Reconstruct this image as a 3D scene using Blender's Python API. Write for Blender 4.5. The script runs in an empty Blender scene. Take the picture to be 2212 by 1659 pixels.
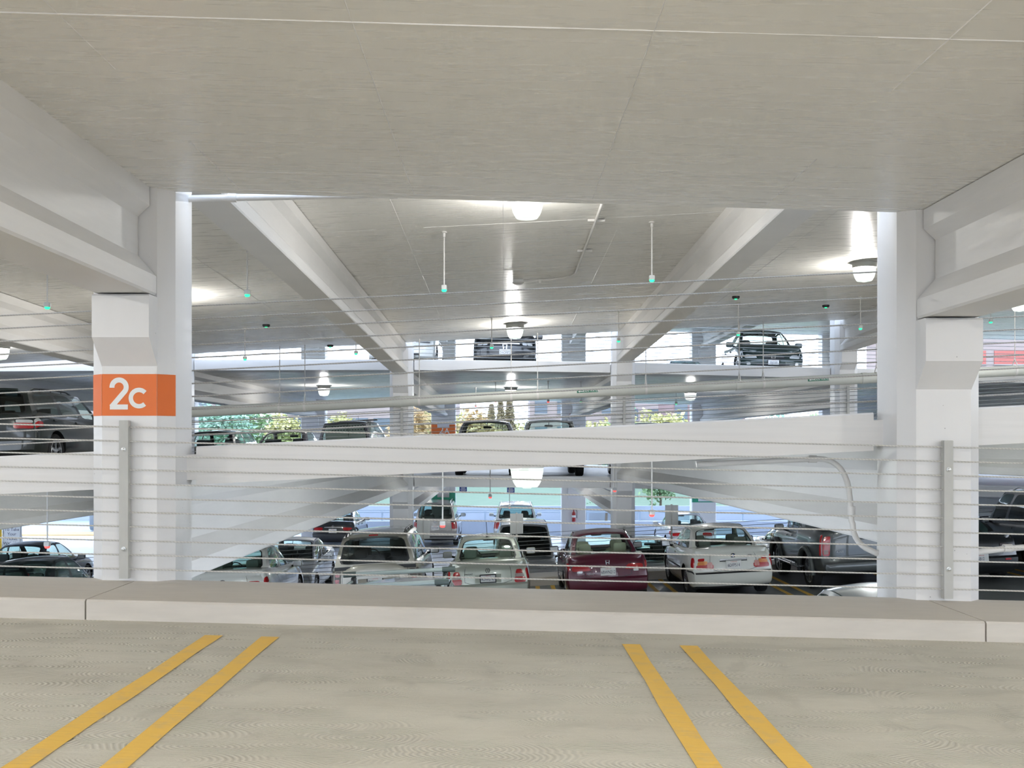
import bpy, bmesh, math, random
from mathutils import Vector, Matrix
random.seed(7)
PI = math.pi
C = bpy.context.scene.collection
SC = bpy.context.scene
# The eye of the photograph is the origin: x to the right, y into the building, z up, metres.

# ------------------------------------------------------------------ materials
MATS = {}
def nodes(name):
    m = bpy.data.materials.new(name); m.use_nodes = True
    nt = m.node_tree
    return m, nt, nt.nodes['Principled BSDF'], nt.nodes['Material Output']
def simple(name, col, rough=.5, metal=0., coat=0., spec=.5, emit=None, es=0.):
    if name in MATS: return MATS[name]
    m, nt, b, o = nodes(name)
    b.inputs['Base Color'].default_value = (*col, 1); b.inputs['Roughness'].default_value = rough
    b.inputs['Metallic'].default_value = metal; b.inputs['Coat Weight'].default_value = coat
    b.inputs['Specular IOR Level'].default_value = spec
    if emit:
        b.inputs['Emission Color'].default_value = (*emit, 1); b.inputs['Emission Strength'].default_value = es
    # a little grain so that no surface is perfectly even
    tc = nt.nodes.new('ShaderNodeTexCoord'); n = nt.nodes.new('ShaderNodeTexNoise'); n.inputs['Scale'].default_value = 60; n.inputs['Detail'].default_value = 0
    mr = nt.nodes.new('ShaderNodeMapRange'); mr.inputs['To Min'].default_value = max(0, rough-.03); mr.inputs['To Max'].default_value = min(1, rough+.03)
    nt.links.new(tc.outputs['Object'], n.inputs['Vector']); nt.links.new(n.outputs['Fac'], mr.inputs['Value']); nt.links.new(mr.outputs['Result'], b.inputs['Roughness'])
    MATS[name] = m; return m
def N(nt, t, **kw):
    n = nt.nodes.new(t)
    for k, v in kw.items():
        if k in n.inputs: n.inputs[k].default_value = v
        else: setattr(n, k, v)
    return n
def painted(name, col, rough, streak=(1, 1, 1), bump=.08, var=.05, rvar=.12, scale=6, pits=0., flecks=0.):
    """brush- or form-marked white paint on concrete"""
    m, nt, b, o = nodes(name); L = nt.links.new
    tc = N(nt, 'ShaderNodeTexCoord'); mp = N(nt, 'ShaderNodeMapping'); mp.inputs['Scale'].default_value = streak
    L(tc.outputs['Object'], mp.inputs['Vector'])
    n = N(nt, 'ShaderNodeTexNoise', Scale=scale, Detail=2.5, Roughness=.6); L(mp.outputs['Vector'], n.inputs['Vector'])
    n2 = N(nt, 'ShaderNodeTexNoise', Scale=1.1, Detail=1.); L(tc.outputs['Object'], n2.inputs['Vector'])
    mix = N(nt, 'ShaderNodeMix', data_type='RGBA'); mix.inputs['A'].default_value = (*[c*(1-var) for c in col], 1); mix.inputs['B'].default_value = (*[min(1, c*(1+var)) for c in col], 1)
    ad = N(nt, 'ShaderNodeMath', operation='MULTIPLY_ADD'); ad.inputs[1].default_value = .5; L(n.outputs['Fac'], ad.inputs[0])
    h = N(nt, 'ShaderNodeMath', operation='MULTIPLY'); h.inputs[1].default_value = .5; L(n2.outputs['Fac'], h.inputs[0]); L(h.outputs[0], ad.inputs[2])
    mr0 = N(nt, 'ShaderNodeMapRange'); mr0.inputs['From Min'].default_value = .3; mr0.inputs['From Max'].default_value = .7; L(ad.outputs[0], mr0.inputs['Value'])
    L(mr0.outputs['Result'], mix.inputs['Factor'])
    colout = mix.outputs['Result']
    if pits:
        v = N(nt, 'ShaderNodeTexVoronoi', Scale=9.); L(tc.outputs['Object'], v.inputs['Vector'])
        lt = N(nt, 'ShaderNodeMath', operation='LESS_THAN'); lt.inputs[1].default_value = pits; L(v.outputs['Distance'], lt.inputs[0])
        mx = N(nt, 'ShaderNodeMix', data_type='RGBA'); L(lt.outputs[0], mx.inputs['Factor']); L(colout, mx.inputs['A']); mx.inputs['B'].default_value = (*[c*.55 for c in col], 1)
        colout = mx.outputs['Result']
    if flecks:
        mpf = N(nt, 'ShaderNodeMapping'); mpf.inputs['Scale'].default_value = (.45, 1, 1); L(tc.outputs['Object'], mpf.inputs['Vector'])
        v = N(nt, 'ShaderNodeTexVoronoi', Scale=5.5); L(mpf.outputs['Vector'], v.inputs['Vector']); ms = N(nt, 'ShaderNodeTexNoise', Scale=.8, Detail=0.); L(tc.outputs['Object'], ms.inputs['Vector'])
        th = N(nt, 'ShaderNodeMath', operation='MULTIPLY'); th.inputs[1].default_value = flecks*2.2; L(ms.outputs['Fac'], th.inputs[0])
        lt = N(nt, 'ShaderNodeMath', operation='LESS_THAN'); L(v.outputs['Distance'], lt.inputs[0]); L(th.outputs[0], lt.inputs[1])
        mx = N(nt, 'ShaderNodeMix', data_type='RGBA'); L(lt.outputs[0], mx.inputs['Factor']); L(colout, mx.inputs['A']); mx.inputs['B'].default_value = (.93, .92, .90, 1)
        colout = mx.outputs['Result']
    L(colout, b.inputs['Base Color'])
    mr = N(nt, 'ShaderNodeMapRange'); mr.inputs['From Min'].default_value = .3; mr.inputs['From Max'].default_value = .7
    mr.inputs['To Min'].default_value = rough-rvar; mr.inputs['To Max'].default_value = rough+rvar
    L(n.outputs['Fac'], mr.inputs['Value']); L(mr.outputs['Result'], b.inputs['Roughness'])
    if bump >= .06 or flecks:
        bp = N(nt, 'ShaderNodeBump', Strength=bump, Distance=.02); L(n.outputs['Fac'], bp.inputs['Height']); L(bp.outputs['Normal'], b.inputs['Normal'])
    MATS[name] = m; return m
def concrete(name, c1, c2, rough=.75, swirl=.35, stain=.5):
    """broom-finished concrete: overlapping arcs of bristle marks, blotches and tyre scuffs"""
    m, nt, b, o = nodes(name); L = nt.links.new
    tc = N(nt, 'ShaderNodeTexCoord'); mp = N(nt, 'ShaderNodeMapping'); mp.inputs['Scale'].default_value = (1., 2.2, 1.); L(tc.outputs['Object'], mp.inputs['Vector'])
    nz = N(nt, 'ShaderNodeTexNoise', Scale=1.3, Detail=2.); L(mp.outputs['Vector'], nz.inputs['Vector'])
    wv = N(nt, 'ShaderNodeVectorMath', operation='MULTIPLY_ADD'); wv.inputs[1].default_value = (.25, .25, 0); L(nz.outputs['Color'], wv.inputs[0]); L(mp.outputs['Vector'], wv.inputs[2])
    v = N(nt, 'ShaderNodeTexVoronoi', Scale=2.1, voronoi_dimensions='2D'); L(wv.outputs[0], v.inputs['Vector'])
    ml = N(nt, 'ShaderNodeMath', operation='MULTIPLY'); ml.inputs[1].default_value = 125.; L(v.outputs['Distance'], ml.inputs[0])
    sn = N(nt, 'ShaderNodeMath', operation='SINE'); L(ml.outputs[0], sn.inputs[0])
    mk = N(nt, 'ShaderNodeTexNoise', Scale=2.3, Detail=3.); L(mp.outputs['Vector'], mk.inputs['Vector'])
    mkr = N(nt, 'ShaderNodeMapRange'); mkr.inputs['From Min'].default_value = .38; mkr.inputs['From Max'].default_value = .6; L(mk.outputs['Fac'], mkr.inputs['Value'])
    arc = N(nt, 'ShaderNodeMath', operation='MULTIPLY'); L(sn.outputs[0], arc.inputs[0]); L(mkr.outputs['Result'], arc.inputs[1])
    mp2 = N(nt, 'ShaderNodeMapping'); mp2.inputs['Scale'].default_value = (5, 34, 1); L(tc.outputs['Object'], mp2.inputs['Vector'])
    st = N(nt, 'ShaderNodeTexNoise', Scale=1.6, Detail=4., Roughness=.75, Distortion=.6); L(mp2.outputs['Vector'], st.inputs['Vector'])
    hs = N(nt, 'ShaderNodeMath', operation='MULTIPLY_ADD'); hs.inputs[1].default_value = .8; L(arc.outputs[0], hs.inputs[0]); L(st.outputs['Fac'], hs.inputs[2])
    fine = N(nt, 'ShaderNodeTexNoise', Scale=90, Detail=2.); L(tc.outputs['Object'], fine.inputs['Vector'])
    hs2 = N(nt, 'ShaderNodeMath', operation='MULTIPLY_ADD'); hs2.inputs[1].default_value = .35; L(fine.outputs['Fac'], hs2.inputs[0]); L(hs.outputs[0], hs2.inputs[2])
    bp = N(nt, 'ShaderNodeBump', Strength=swirl, Distance=.012); L(hs2.outputs[0], bp.inputs['Height']); L(bp.outputs['Normal'], b.inputs['Normal'])
    big = N(nt, 'ShaderNodeTexNoise', Scale=.9, Detail=4., Roughness=.55); L(mp.outputs['Vector'], big.inputs['Vector'])
    cr = N(nt, 'ShaderNodeValToRGB'); cr.color_ramp.elements[0].position = .3; cr.color_ramp.elements[1].position = .62
    cr.color_ramp.elements[0].color = (*c1, 1); cr.color_ramp.elements[1].color = (*c2, 1); L(big.outputs['Fac'], cr.inputs['Fac'])
    mp3 = N(nt, 'ShaderNodeMapping'); mp3.inputs['Scale'].default_value = (1.7, .9, 1); mp3.inputs['Rotation'].default_value = (0, 0, .5); L(tc.outputs['Object'], mp3.inputs['Vector'])
    sc = N(nt, 'ShaderNodeTexNoise', Scale=2.2, Detail=5., Distortion=.8); L(mp3.outputs['Vector'], sc.inputs['Vector'])
    sr = N(nt, 'ShaderNodeMapRange'); sr.inputs['From Min'].default_value = .58; sr.inputs['From Max'].default_value = .75; sr.inputs['To Max'].default_value = stain; L(sc.outputs['Fac'], sr.inputs['Value'])
    mx = N(nt, 'ShaderNodeMix', data_type='RGBA'); mx.inputs['B'].default_value = (*[c*.55 for c in c1], 1); L(cr.outputs['Color'], mx.inputs['A']); L(sr.outputs['Result'], mx.inputs['Factor'])
    gr = N(nt, 'ShaderNodeMix', data_type='RGBA', blend_type='MULTIPLY'); gr.inputs['Factor'].default_value = .35
    gc = N(nt, 'ShaderNodeMapRange'); gc.inputs['From Min'].default_value = -.1; gc.inputs['From Max'].default_value = 1.0; gc.inputs['To Min'].default_value = .72; gc.inputs['To Max'].default_value = 1.18; L(hs.outputs[0], gc.inputs['Value'])
    L(mx.outputs['Result'], gr.inputs['A']); L(gc.outputs['Result'], gr.inputs['B']); L(gr.outputs['Result'], b.inputs['Base Color'])
    b.inputs['Roughness'].default_value = rough
    MATS[name] = m; return m
def worn_paint(name, col, worn, amount=.5):
    m, nt, b, o = nodes(name); L = nt.links.new
    tc = N(nt, 'ShaderNodeTexCoord'); n = N(nt, 'ShaderNodeTexNoise', Scale=9, Detail=6., Roughness=.7); L(tc.outputs['Object'], n.inputs['Vector'])
    mr = N(nt, 'ShaderNodeMapRange'); mr.inputs['From Min'].default_value = .5; mr.inputs['From Max'].default_value = .72; mr.inputs['To Max'].default_value = amount; L(n.outputs['Fac'], mr.inputs['Value'])
    mx = N(nt, 'ShaderNodeMix', data_type='RGBA'); mx.inputs['A'].default_value = (*col, 1); mx.inputs['B'].default_value = (*worn, 1); L(mr.outputs['Result'], mx.inputs['Factor']); L(mx.outputs['Result'], b.inputs['Base Color'])
    mp2 = N(nt, 'ShaderNodeMapping'); mp2.inputs['Scale'].default_value = (3.5, 42, 1); L(tc.outputs['Object'], mp2.inputs['Vector'])
    st = N(nt, 'ShaderNodeTexNoise', Scale=1.6, Detail=5.); L(mp2.outputs['Vector'], st.inputs['Vector'])
    bp = N(nt, 'ShaderNodeBump', Strength=.4, Distance=.01); L(st.outputs['Fac'], bp.inputs['Height']); L(bp.outputs['Normal'], b.inputs['Normal'])
    b.inputs['Roughness'].default_value = .7
    MATS[name] = m; return m
def glass(name, tint, refl=1.):
    if name in MATS: return MATS[name]
    m = bpy.data.materials.new(name); m.use_nodes = True; nt = m.node_tree; nt.nodes.clear(); L = nt.links.new
    o = N(nt, 'ShaderNodeOutputMaterial'); t = N(nt, 'ShaderNodeBsdfTransparent'); t.inputs['Color'].default_value = (*tint, 1)
    g = N(nt, 'ShaderNodeBsdfGlossy'); g.inputs['Roughness'].default_value = .02; g.inputs['Color'].default_value = (.95*refl, 1.*refl, .98*refl, 1)
    lw = N(nt, 'ShaderNodeLayerWeight'); pw = N(nt, 'ShaderNodeMath', operation='POWER'); pw.inputs[1].default_value = 4.; L(lw.outputs['Facing'], pw.inputs[0])
    f = N(nt, 'ShaderNodeMath', operation='MULTIPLY_ADD'); f.inputs[1].default_value = .9; f.inputs[2].default_value = .05; L(pw.outputs[0], f.inputs[0])
    mx = N(nt, 'ShaderNodeMixShader'); L(f.outputs[0], mx.inputs[0]); L(t.outputs[0], mx.inputs[1]); L(g.outputs[0], mx.inputs[2]); L(mx.outputs[0], o.inputs['Surface'])
    MATS[name] = m; return m
def carpaint(name, col, metal=.25, rough=.32):
    if name in MATS: return MATS[name]
    m, nt, b, o = nodes(name)
    b.inputs['Base Color'].default_value = (*col, 1); b.inputs['Metallic'].default_value = metal; b.inputs['Roughness'].default_value = rough
    b.inputs['Coat Weight'].default_value = .9; b.inputs['Coat Roughness'].default_value = .04
    tc = N(nt, 'ShaderNodeTexCoord'); n = N(nt, 'ShaderNodeTexNoise', Scale=500., Detail=0.); nt.links.new(tc.outputs['Object'], n.inputs['Vector'])
    mr = N(nt, 'ShaderNodeMapRange'); mr.inputs['To Min'].default_value = rough-.06; mr.inputs['To Max'].default_value = rough+.06; nt.links.new(n.outputs['Fac'], mr.inputs['Value']); nt.links.new(mr.outputs['Result'], b.inputs['Roughness'])
    MATS[name] = m; return m
def rope(name, col):
    m, nt, b, o = nodes(name); L = nt.links.new
    tc = N(nt, 'ShaderNodeTexCoord'); w = N(nt, 'ShaderNodeTexWave', Scale=28., wave_type='BANDS', bands_direction='DIAGONAL'); L(tc.outputs['Object'], w.inputs['Vector'])
    mx = N(nt, 'ShaderNodeMix', data_type='RGBA'); mx.inputs['A'].default_value = (*[c*.8 for c in col], 1); mx.inputs['B'].default_value = (*col, 1); L(w.outputs['Fac'], mx.inputs['Factor']); L(mx.outputs['Result'], b.inputs['Base Color'])
    bp = N(nt, 'ShaderNodeBump', Strength=.25, Distance=.003); L(w.outputs['Fac'], bp.inputs['Height']); L(bp.outputs['Normal'], b.inputs['Normal'])
    b.inputs['Metallic'].default_value = .1; b.inputs['Roughness'].default_value = .5
    MATS[name] = m; return m
def leafy(name, c1, c2):
    m, nt, b, o = nodes(name); L = nt.links.new
    tc = N(nt, 'ShaderNodeTexCoord'); n = N(nt, 'ShaderNodeTexNoise', Scale=1.4, Detail=3.); L(tc.outputs['Object'], n.inputs['Vector'])
    mx = N(nt, 'ShaderNodeMix', data_type='RGBA'); mx.inputs['A'].default_value = (*c1, 1); mx.inputs['B'].default_value = (*c2, 1); L(n.outputs['Fac'], mx.inputs['Factor']); L(mx.outputs['Result'], b.inputs['Base Color'])
    b.inputs['Roughness'].default_value = .8; MATS[name] = m; return m

WHITE = painted('white_wall_paint', (.80, .785, .77), .42, (1, 1, .25), .05, .03, .08, 5, .035)
CEIL = painted('ceiling_paint', (.85, .825, .765), .29, (.5, 7, 1), .032, .03, .06, 3., flecks=.034)
CEILFAR = painted('far_ceiling_paint', (.85, .825, .765), .33, (.5, 7, 1), .03, .03, .12, 3.)
EDGE = painted('edge_paint', (.80, .78, .755), .5, (.4, 1, 9), .05, .05, .08, 3.)
FLOOR = concrete('broom_concrete', (.62, .585, .50), (.72, .685, .595), .72, .5, .28)
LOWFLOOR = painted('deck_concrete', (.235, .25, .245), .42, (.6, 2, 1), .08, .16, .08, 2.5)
CURB = painted('curb_concrete', (.66, .61, .545), .7, (.5, 3, 3), .16, .08, .05, 6)
YELLOW = worn_paint('yellow_line_paint', (.95, .60, .12), (.66, .50, .28), .45)
ORANGE = painted('orange_paint', (.80, .17, .025), .5, (1, 1, 1), .04, .03, .05)
LETTER = simple('white_lettering', (.86, .86, .84), .5)
STEEL = painted('galvanised_steel', (.50, .495, .465), .5, (1, 1, .4), .03, .1, .08, 14)
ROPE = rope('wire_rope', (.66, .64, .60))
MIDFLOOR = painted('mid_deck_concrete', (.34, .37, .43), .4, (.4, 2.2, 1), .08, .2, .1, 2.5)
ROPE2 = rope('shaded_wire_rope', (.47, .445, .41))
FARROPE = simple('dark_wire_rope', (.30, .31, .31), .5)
BOUNCEFLOOR = painted('bounce_deck_concrete', (.52, .50, .45), .6, (.6, 2, 1), .05, .1, .05, 2.5)  # unseen deck tops, lightened to bounce light up to the ceilings
FARFLOOR = painted('far_deck_sky_tinted', (.62, .67, .77), .36, (.4, 2.2, 1), .08, .1, .1, 2.5)  # bluish sky light on the far deck put into its base colour
BOLT = simple('zinc_bolt', (.6, .6, .58), .3, .8)
PIPE = painted('pipe_paint', (.62, .63, .58), .4, (1, 1, 1), .02, .03, .05)
CONDUIT = painted('conduit_paint', (.74, .72, .69), .4, (1, 1, 1), .02, .03, .05)
DARK = simple('dark_plastic', (.02, .022, .024), .5)
BLACK = simple('black_rubber', (.012, .012, .013), .65)
GREENLED = simple('green_signal_lamp', (.05, .7, .3), .3, emit=(.02, 1., .35), es=1.6)
REDLED = simple('red_signal_lamp', (.9, .1, .1), .3, emit=(1., .06, .05), es=2.2)
SENSOR = simple('sensor_casing', (.72, .72, .70), .45)
LENSTOP = simple('lamp_housing', (.45, .46, .44), .4)
def lens_mat(name, e, fac):
    m = bpy.data.materials.new(name); m.use_nodes = True; nt = m.node_tree; nt.nodes.clear(); L = nt.links.new
    o = N(nt, 'ShaderNodeOutputMaterial'); t = N(nt, 'ShaderNodeBsdfTransparent'); em = N(nt, 'ShaderNodeEmission'); em.inputs['Color'].default_value = (.90, 1., .93, 1)
    tc = N(nt, 'ShaderNodeTexCoord'); w = N(nt, 'ShaderNodeTexWave', Scale=14., wave_type='BANDS', bands_direction='Z'); L(tc.outputs['Object'], w.inputs['Vector'])
    mr = N(nt, 'ShaderNodeMapRange'); mr.inputs['To Min'].default_value = e*.75; mr.inputs['To Max'].default_value = e*1.2; L(w.outputs['Fac'], mr.inputs['Value']); L(mr.outputs['Result'], em.inputs['Strength'])
    mx = N(nt, 'ShaderNodeMixShader'); mx.inputs[0].default_value = fac; L(t.outputs[0], mx.inputs[1]); L(em.outputs[0], mx.inputs[2]); L(mx.outputs[0], o.inputs['Surface'])
    return m
LENS = lens_mat('lamp_lens', 1.75, .5); LENSDIM = lens_mat('lamp_prism_band', 1.2, .5)
GREENTAG = simple('green_label', (.01, .16, .09), .5)
JOINT = simple('joint_sealant', (.30, .27, .22), .8)

# ------------------------------------------------------------------ mesh building
class MB:
    def __init__(s): s.v = []; s.f = []; s.m = []; s.mats = []
    def mi(s, mat):
        if mat not in s.mats: s.mats.append(mat)
        return s.mats.index(mat)
    def add(s, vs, fs, mat):
        b = len(s.v); k = s.mi(mat); s.v += [tuple(v) for v in vs]
        for f in fs: s.f.append(tuple(b+i for i in f)); s.m.append(k)
        return s
    def box(s, c, d, mat, rot=None):
        x, y, z = d[0]/2, d[1]/2, d[2]/2
        vs = [Vector((a*x, b*y, e*z)) for a in (-1, 1) for b in (-1, 1) for e in (-1, 1)]
        if rot is not None: vs = [rot @ v for v in vs]
        return s.add([v+Vector(c) for v in vs], [(0, 1, 3, 2), (4, 6, 7, 5), (0, 4, 5, 1), (2, 3, 7, 6), (0, 2, 6, 4), (1, 5, 7, 3)], mat)
    def rbox(s, c, d, r, mat, n=3, rot=None):
        """box with rounded corners: a superellipsoid-like cage"""
        vs = []; idx = {}
        g = [-1, -1+2*r, 0, 1-2*r, 1] if n > 2 else [-1, 0, 1]
        k = len(g)-1
        def vid(i, j, l):
            if (i, j, l) not in idx:
                p = Vector((g[i], g[j], g[l])); q = sum(abs(t)**6 for t in p)**(1/6); p = p/q*1.0
                e = Vector((p.x*d[0]/2, p.y*d[1]/2, p.z*d[2]/2))
                if rot is not None: e = rot @ e
                idx[(i, j, l)] = len(vs); vs.append(e+Vector(c))
            return idx[(i, j, l)]
        fs = []
        for a in range(k):
            for b in range(k):
                fs += [(vid(a, b, 0), vid(a, b+1, 0), vid(a+1, b+1, 0), vid(a+1, b, 0)), (vid(a, b, k), vid(a+1, b, k), vid(a+1, b+1, k), vid(a, b+1, k)),
                       (vid(a, 0, b), vid(a+1, 0, b), vid(a+1, 0, b+1), vid(a, 0, b+1)), (vid(a, k, b), vid(a, k, b+1), vid(a+1, k, b+1), vid(a+1, k, b)),
                       (vid(0, a, b), vid(0, a, b+1), vid(0, a+1, b+1), vid(0, a+1, b)), (vid(k, a, b), vid(k, a+1, b), vid(k, a+1, b+1), vid(k, a, b+1))]
        return s.add(vs, fs, mat)
    def loft(s, rings, mat, cap=True, closed=True, mat2=None):
        n = len(rings[0]); vs = [p for r in rings for p in r]; fs = []
        for i in range(len(rings)-1):
            for j in range(n if closed else n-1):
                a = i*n+j; b = i*n+(j+1) % n; fs.append((a, b, b+n, a+n))
        s.add(vs, fs, mat)
        if cap: s.add(rings[0], [tuple(range(n))[::-1]], mat2 or mat); s.add(rings[-1], [tuple(range(n))], mat2 or mat)
        return s
    def tube(s, pts, r, mat, n=10, cap=True):
        pts = [Vector(p) for p in pts]; rings = []
        for i, p in enumerate(pts):
            t = (pts[min(i+1, len(pts)-1)]-pts[max(i-1, 0)]).normalized()
            a = t.orthogonal().normalized() if i == 0 else (a - t*a.dot(t)).normalized()
            b = t.cross(a); rr = r[i] if isinstance(r, (list, tuple)) else r
            rings.append([p+(a*math.cos(k*2*PI/n)+b*math.sin(k*2*PI/n))*rr for k in range(n)])
        return s.loft(rings, mat, cap)
    def lathe(s, prof, mat, n=24, axis='z', c=(0, 0, 0), cap=True):
        rings = []
        for r, h in prof:
            ring = []
            for k in range(n):
                a = k*2*PI/n; p = (r*math.cos(a), r*math.sin(a), h)
                if axis == 'x': p = (p[2], p[0], p[1])
                if axis == 'y': p = (p[1], p[2], p[0])
                ring.append(Vector(p)+Vector(c))
            rings.append(ring)
        return s.loft(rings, mat, cap)
    def prism(s, poly, axis, a, b, mat, mats=None):
        """poly in the plane across axis; extruded a..b"""
        def P(p, t): return {'x': (t, p[0], p[1]), 'y': (p[0], t, p[1]), 'z': (p[0], p[1], t)}[axis]
        return s.loft([[P(p, a) for p in poly], [P(p, b) for p in poly]], mat)
    def text(s, body, size, mat, org, X=(1, 0, 0), Y=(0, 0, 1), align='CENTER'):
        vs, fs = text_mesh(body, size, align); X = Vector(X); Y = Vector(Y); o = Vector(org)
        return s.add([o+X*x+Y*y for x, y in vs], fs, mat)
    def build(s, name, parent=None, loc=None, angle=35, smooth=True):
        me = bpy.data.meshes.new(name); me.from_pydata(s.v, [], s.f)
        for m in s.mats: me.materials.append(m)
        for p, k in zip(me.polygons, s.m): p.material_index = k; p.use_smooth = smooth
        bm = bmesh.new(); bm.from_mesh(me); bmesh.ops.remove_doubles(bm, verts=bm.verts, dist=1e-5); bmesh.ops.recalc_face_normals(bm, faces=bm.faces); bm.to_mesh(me); bm.free()
        if smooth: me.set_sharp_from_angle(angle=math.radians(angle))
        o = bpy.data.objects.new(name, me); C.objects.link(o)
        if parent is not None: o.parent = parent
        if loc is not None: o.location = loc
        return o
TXT = {}
def text_mesh(body, size, align='CENTER'):
    k = (body, size, align)
    if k not in TXT:
        cu = bpy.data.curves.new('t', 'FONT'); cu.body = body; cu.size = size; cu.align_x = align; cu.align_y = 'CENTER'; cu.resolution_u = 3
        ob = bpy.data.objects.new('t', cu); me = bpy.data.meshes.new_from_object(ob)
        TXT[k] = ([(v.co.x, v.co.y) for v in me.vertices], [tuple(p.vertices) for p in me.polygons])
        bpy.data.objects.remove(ob); bpy.data.curves.remove(cu); bpy.data.meshes.remove(me)
    return TXT[k]
def tag(o, label=None, cat=None, group=None, kind=None):
    for k, v in (('label', label), ('category', cat), ('group', group), ('kind', kind)):
        if v: o[k] = v
    return o
def thing(name, label, cat, loc=(0, 0, 0), rz=0, group=None, kind=None):
    o = bpy.data.objects.new(name, None); C.objects.link(o); o.location = loc; o.rotation_euler = (0, 0, rz); o.empty_display_size = .2
    return tag(o, label, cat, group, kind)
def dup(root, loc, label, group=None, rz=None):
    r = root.copy(); C.objects.link(r); r.location = loc; r['label'] = label
    if rz is not None: r.rotation_euler = (0, 0, rz)
    if group: r['group'] = group
    for ch in list(root.children):
        c = ch.copy(); C.objects.link(c); c.parent = r
        for g in list(ch.children):
            d = g.copy(); C.objects.link(d); d.parent = c
    return r
def lerp(a, b, t): return a+(b-a)*t
def interp(pts, x):
    if x <= pts[0][0]: return pts[0][1]
    for (a, b), (c, d) in zip(pts, pts[1:]):
        if x <= c: return lerp(b, d, (x-a)/(c-a))
    return pts[-1][1]

# ------------------------------------------------------------------ levels of the split decks (z of the surface at x, depth y)
COLX = [-13.50, -8.01, -2.52, 2.97, 8.46, 13.95, 19.44]
def F1(x, y=0): return -1.11-.0245*x                                   # deck we stand on
def CE1(x, y=0): return 1.655-.0286*x                                  # underside above it
def M2(x, y): return .03+.05*x-.0075*(y-7.3)                           # middle deck across
def U2(x, y): return M2(x, y)-.18
def CE2(x, y): return 2.97+.052*x-.022*(y-7.3)                          # underside over the middle deck
def L2(x, y): return -3.35+.055*x-.0075*(y-7.3)                        # lower deck across
U3P = [(-30, 1.9), (-13.5, 2.0), (-8, 2.03), (-2.5, 2.04), (2.97, 1.97), (8.46, 1.82), (13.95, 1.70), (30, 1.3)]
def U3(x, y=26): return interp(U3P, x)                                 # upper deck of the far bay
def M3(x, y=26): return interp([(-30, -1.3), (-8, -1.10), (-4.1, -.99), (-2.5, -.88), (2.97, -.92), (8.46, -1.05), (14, -1.18), (30, -1.5)], x)
def L3(x, y=26): return -4.17
# ------------------------------------------------------------------ slabs, girders, columns
X0, X1 = -24., 26.
XS = [X0]+[x for x in COLX]+[X1]
def slab(name, y0, y1, top, und, label, mt=LOWFLOOR, mu=CEILFAR, ridges=(), xr=(X0, X1), rl=()):
    xs = sorted({xr[0], xr[1], *[x for x in COLX if xr[0] < x < xr[1]]})
    b = MB(); n = len(xs)
    tv = [(x, y, top(x, y)) for x in xs for y in (y0, y1)]; uv = [(x, y, und(x, y)) for x in xs for y in (y0, y1)]
    b.add(tv, [(2*i, 2*i+2, 2*i+3, 2*i+1) for i in range(n-1)], mt)
    b.add(uv, [(2*i, 2*i+1, 2*i+3, 2*i+2) for i in range(n-1)], mu)
    al = tv+uv; k = 2*n
    b.add(al, [(2*i, k+2*i, k+2*i+2, 2*i+2) for i in range(n-1)]+[(2*i+1, 2*i+3, k+2*i+3, k+2*i+1) for i in range(n-1)]+[(0, 1, k+1, k), (k-2, 2*k-2, 2*k-1, k-1)], EDGE)
    for (xa, ya, xb, yb) in ridges:                                 # fins left by the formwork joints
        d = Vector((xb-xa, yb-ya, 0)).normalized(); nrm = Vector((-d.y, d.x, 0))*.0035
        steps = 8
        for i in range(steps):
            if random.random() < .12: continue
            p = Vector((lerp(xa, xb, i/steps), lerp(ya, yb, i/steps), 0)); q = Vector((lerp(xa, xb, (i+1)/steps), lerp(ya, yb, (i+1)/steps), 0))
            h = .0015+.003*random.random()
            def Z(p, dz): return Vector((p.x, p.y, und(p.x, p.y)-dz))
            b.add([Z(p-nrm, -.001), Z(q-nrm, -.001), Z(p, h), Z(q, h), Z(p+nrm, -.001), Z(q+nrm, -.001)], [(0, 2, 3, 1), (2, 4, 5, 3)], WHITE)
    o = b.build(name, smooth=False)
    return tag(o, label, 'floor' if name.startswith('floor') else 'ceiling', kind='structure')
R1 = [(x, -2, x, 6.98) for x in (-1.77, -.60, .60, 1.77)]+[(-2.3, 4.12, 2.75, 4.12), (-1.78, 6.5, 2.75, 6.5), (-2.4, 6.97, 2.8, 6.97)]+[(-9, 4.1, -3, 4.1), (3.2, 4.1, 9, 4.1)]
floor1 = slab('floor', -11, 7.1, F1, lambda x, y: F1(x)-.18, 'broom-finished concrete parking deck in the foreground with yellow stall lines', FLOOR)
slab('ceiling', -11, 7.1, lambda x, y: CE1(x)+.18, CE1, 'painted concrete ceiling over the foreground stalls', ridges=R1, mu=CEIL)
R2 = [(x, 7.5, x, 25.3) for x in (-1.3, 1.55, -.0, -4.3, 4.4)]+[(-2.3, y, 2.8, y) for y in (10.2, 13.4, 16.6, 20)]
slab('ceiling.001', 7.35, 25.3, lambda x, y: CE2(x, y)+.18, CE2, 'streaky painted concrete ceiling over the middle deck between the column rows', ridges=R2)
slab('floor.001', 7.35, 25.3, M2, U2, 'sloping middle parking deck behind the white spandrel beam', mt=BOUNCEFLOOR)
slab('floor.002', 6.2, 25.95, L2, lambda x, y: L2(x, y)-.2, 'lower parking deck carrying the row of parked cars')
slab('floor.003', 26.1, 44.35, U3, lambda x, y: U3(x)-.2, 'upper far parking deck under the row of dark cars facing out', mt=BOUNCEFLOOR)
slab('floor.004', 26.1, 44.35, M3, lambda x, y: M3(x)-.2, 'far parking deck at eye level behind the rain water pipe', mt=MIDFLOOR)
slab('floor.005', 26.1, 47., L3, lambda x, y: L3(x)-.2, 'far ground-level parking deck with bluish shine', mt=FARFLOOR)
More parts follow.
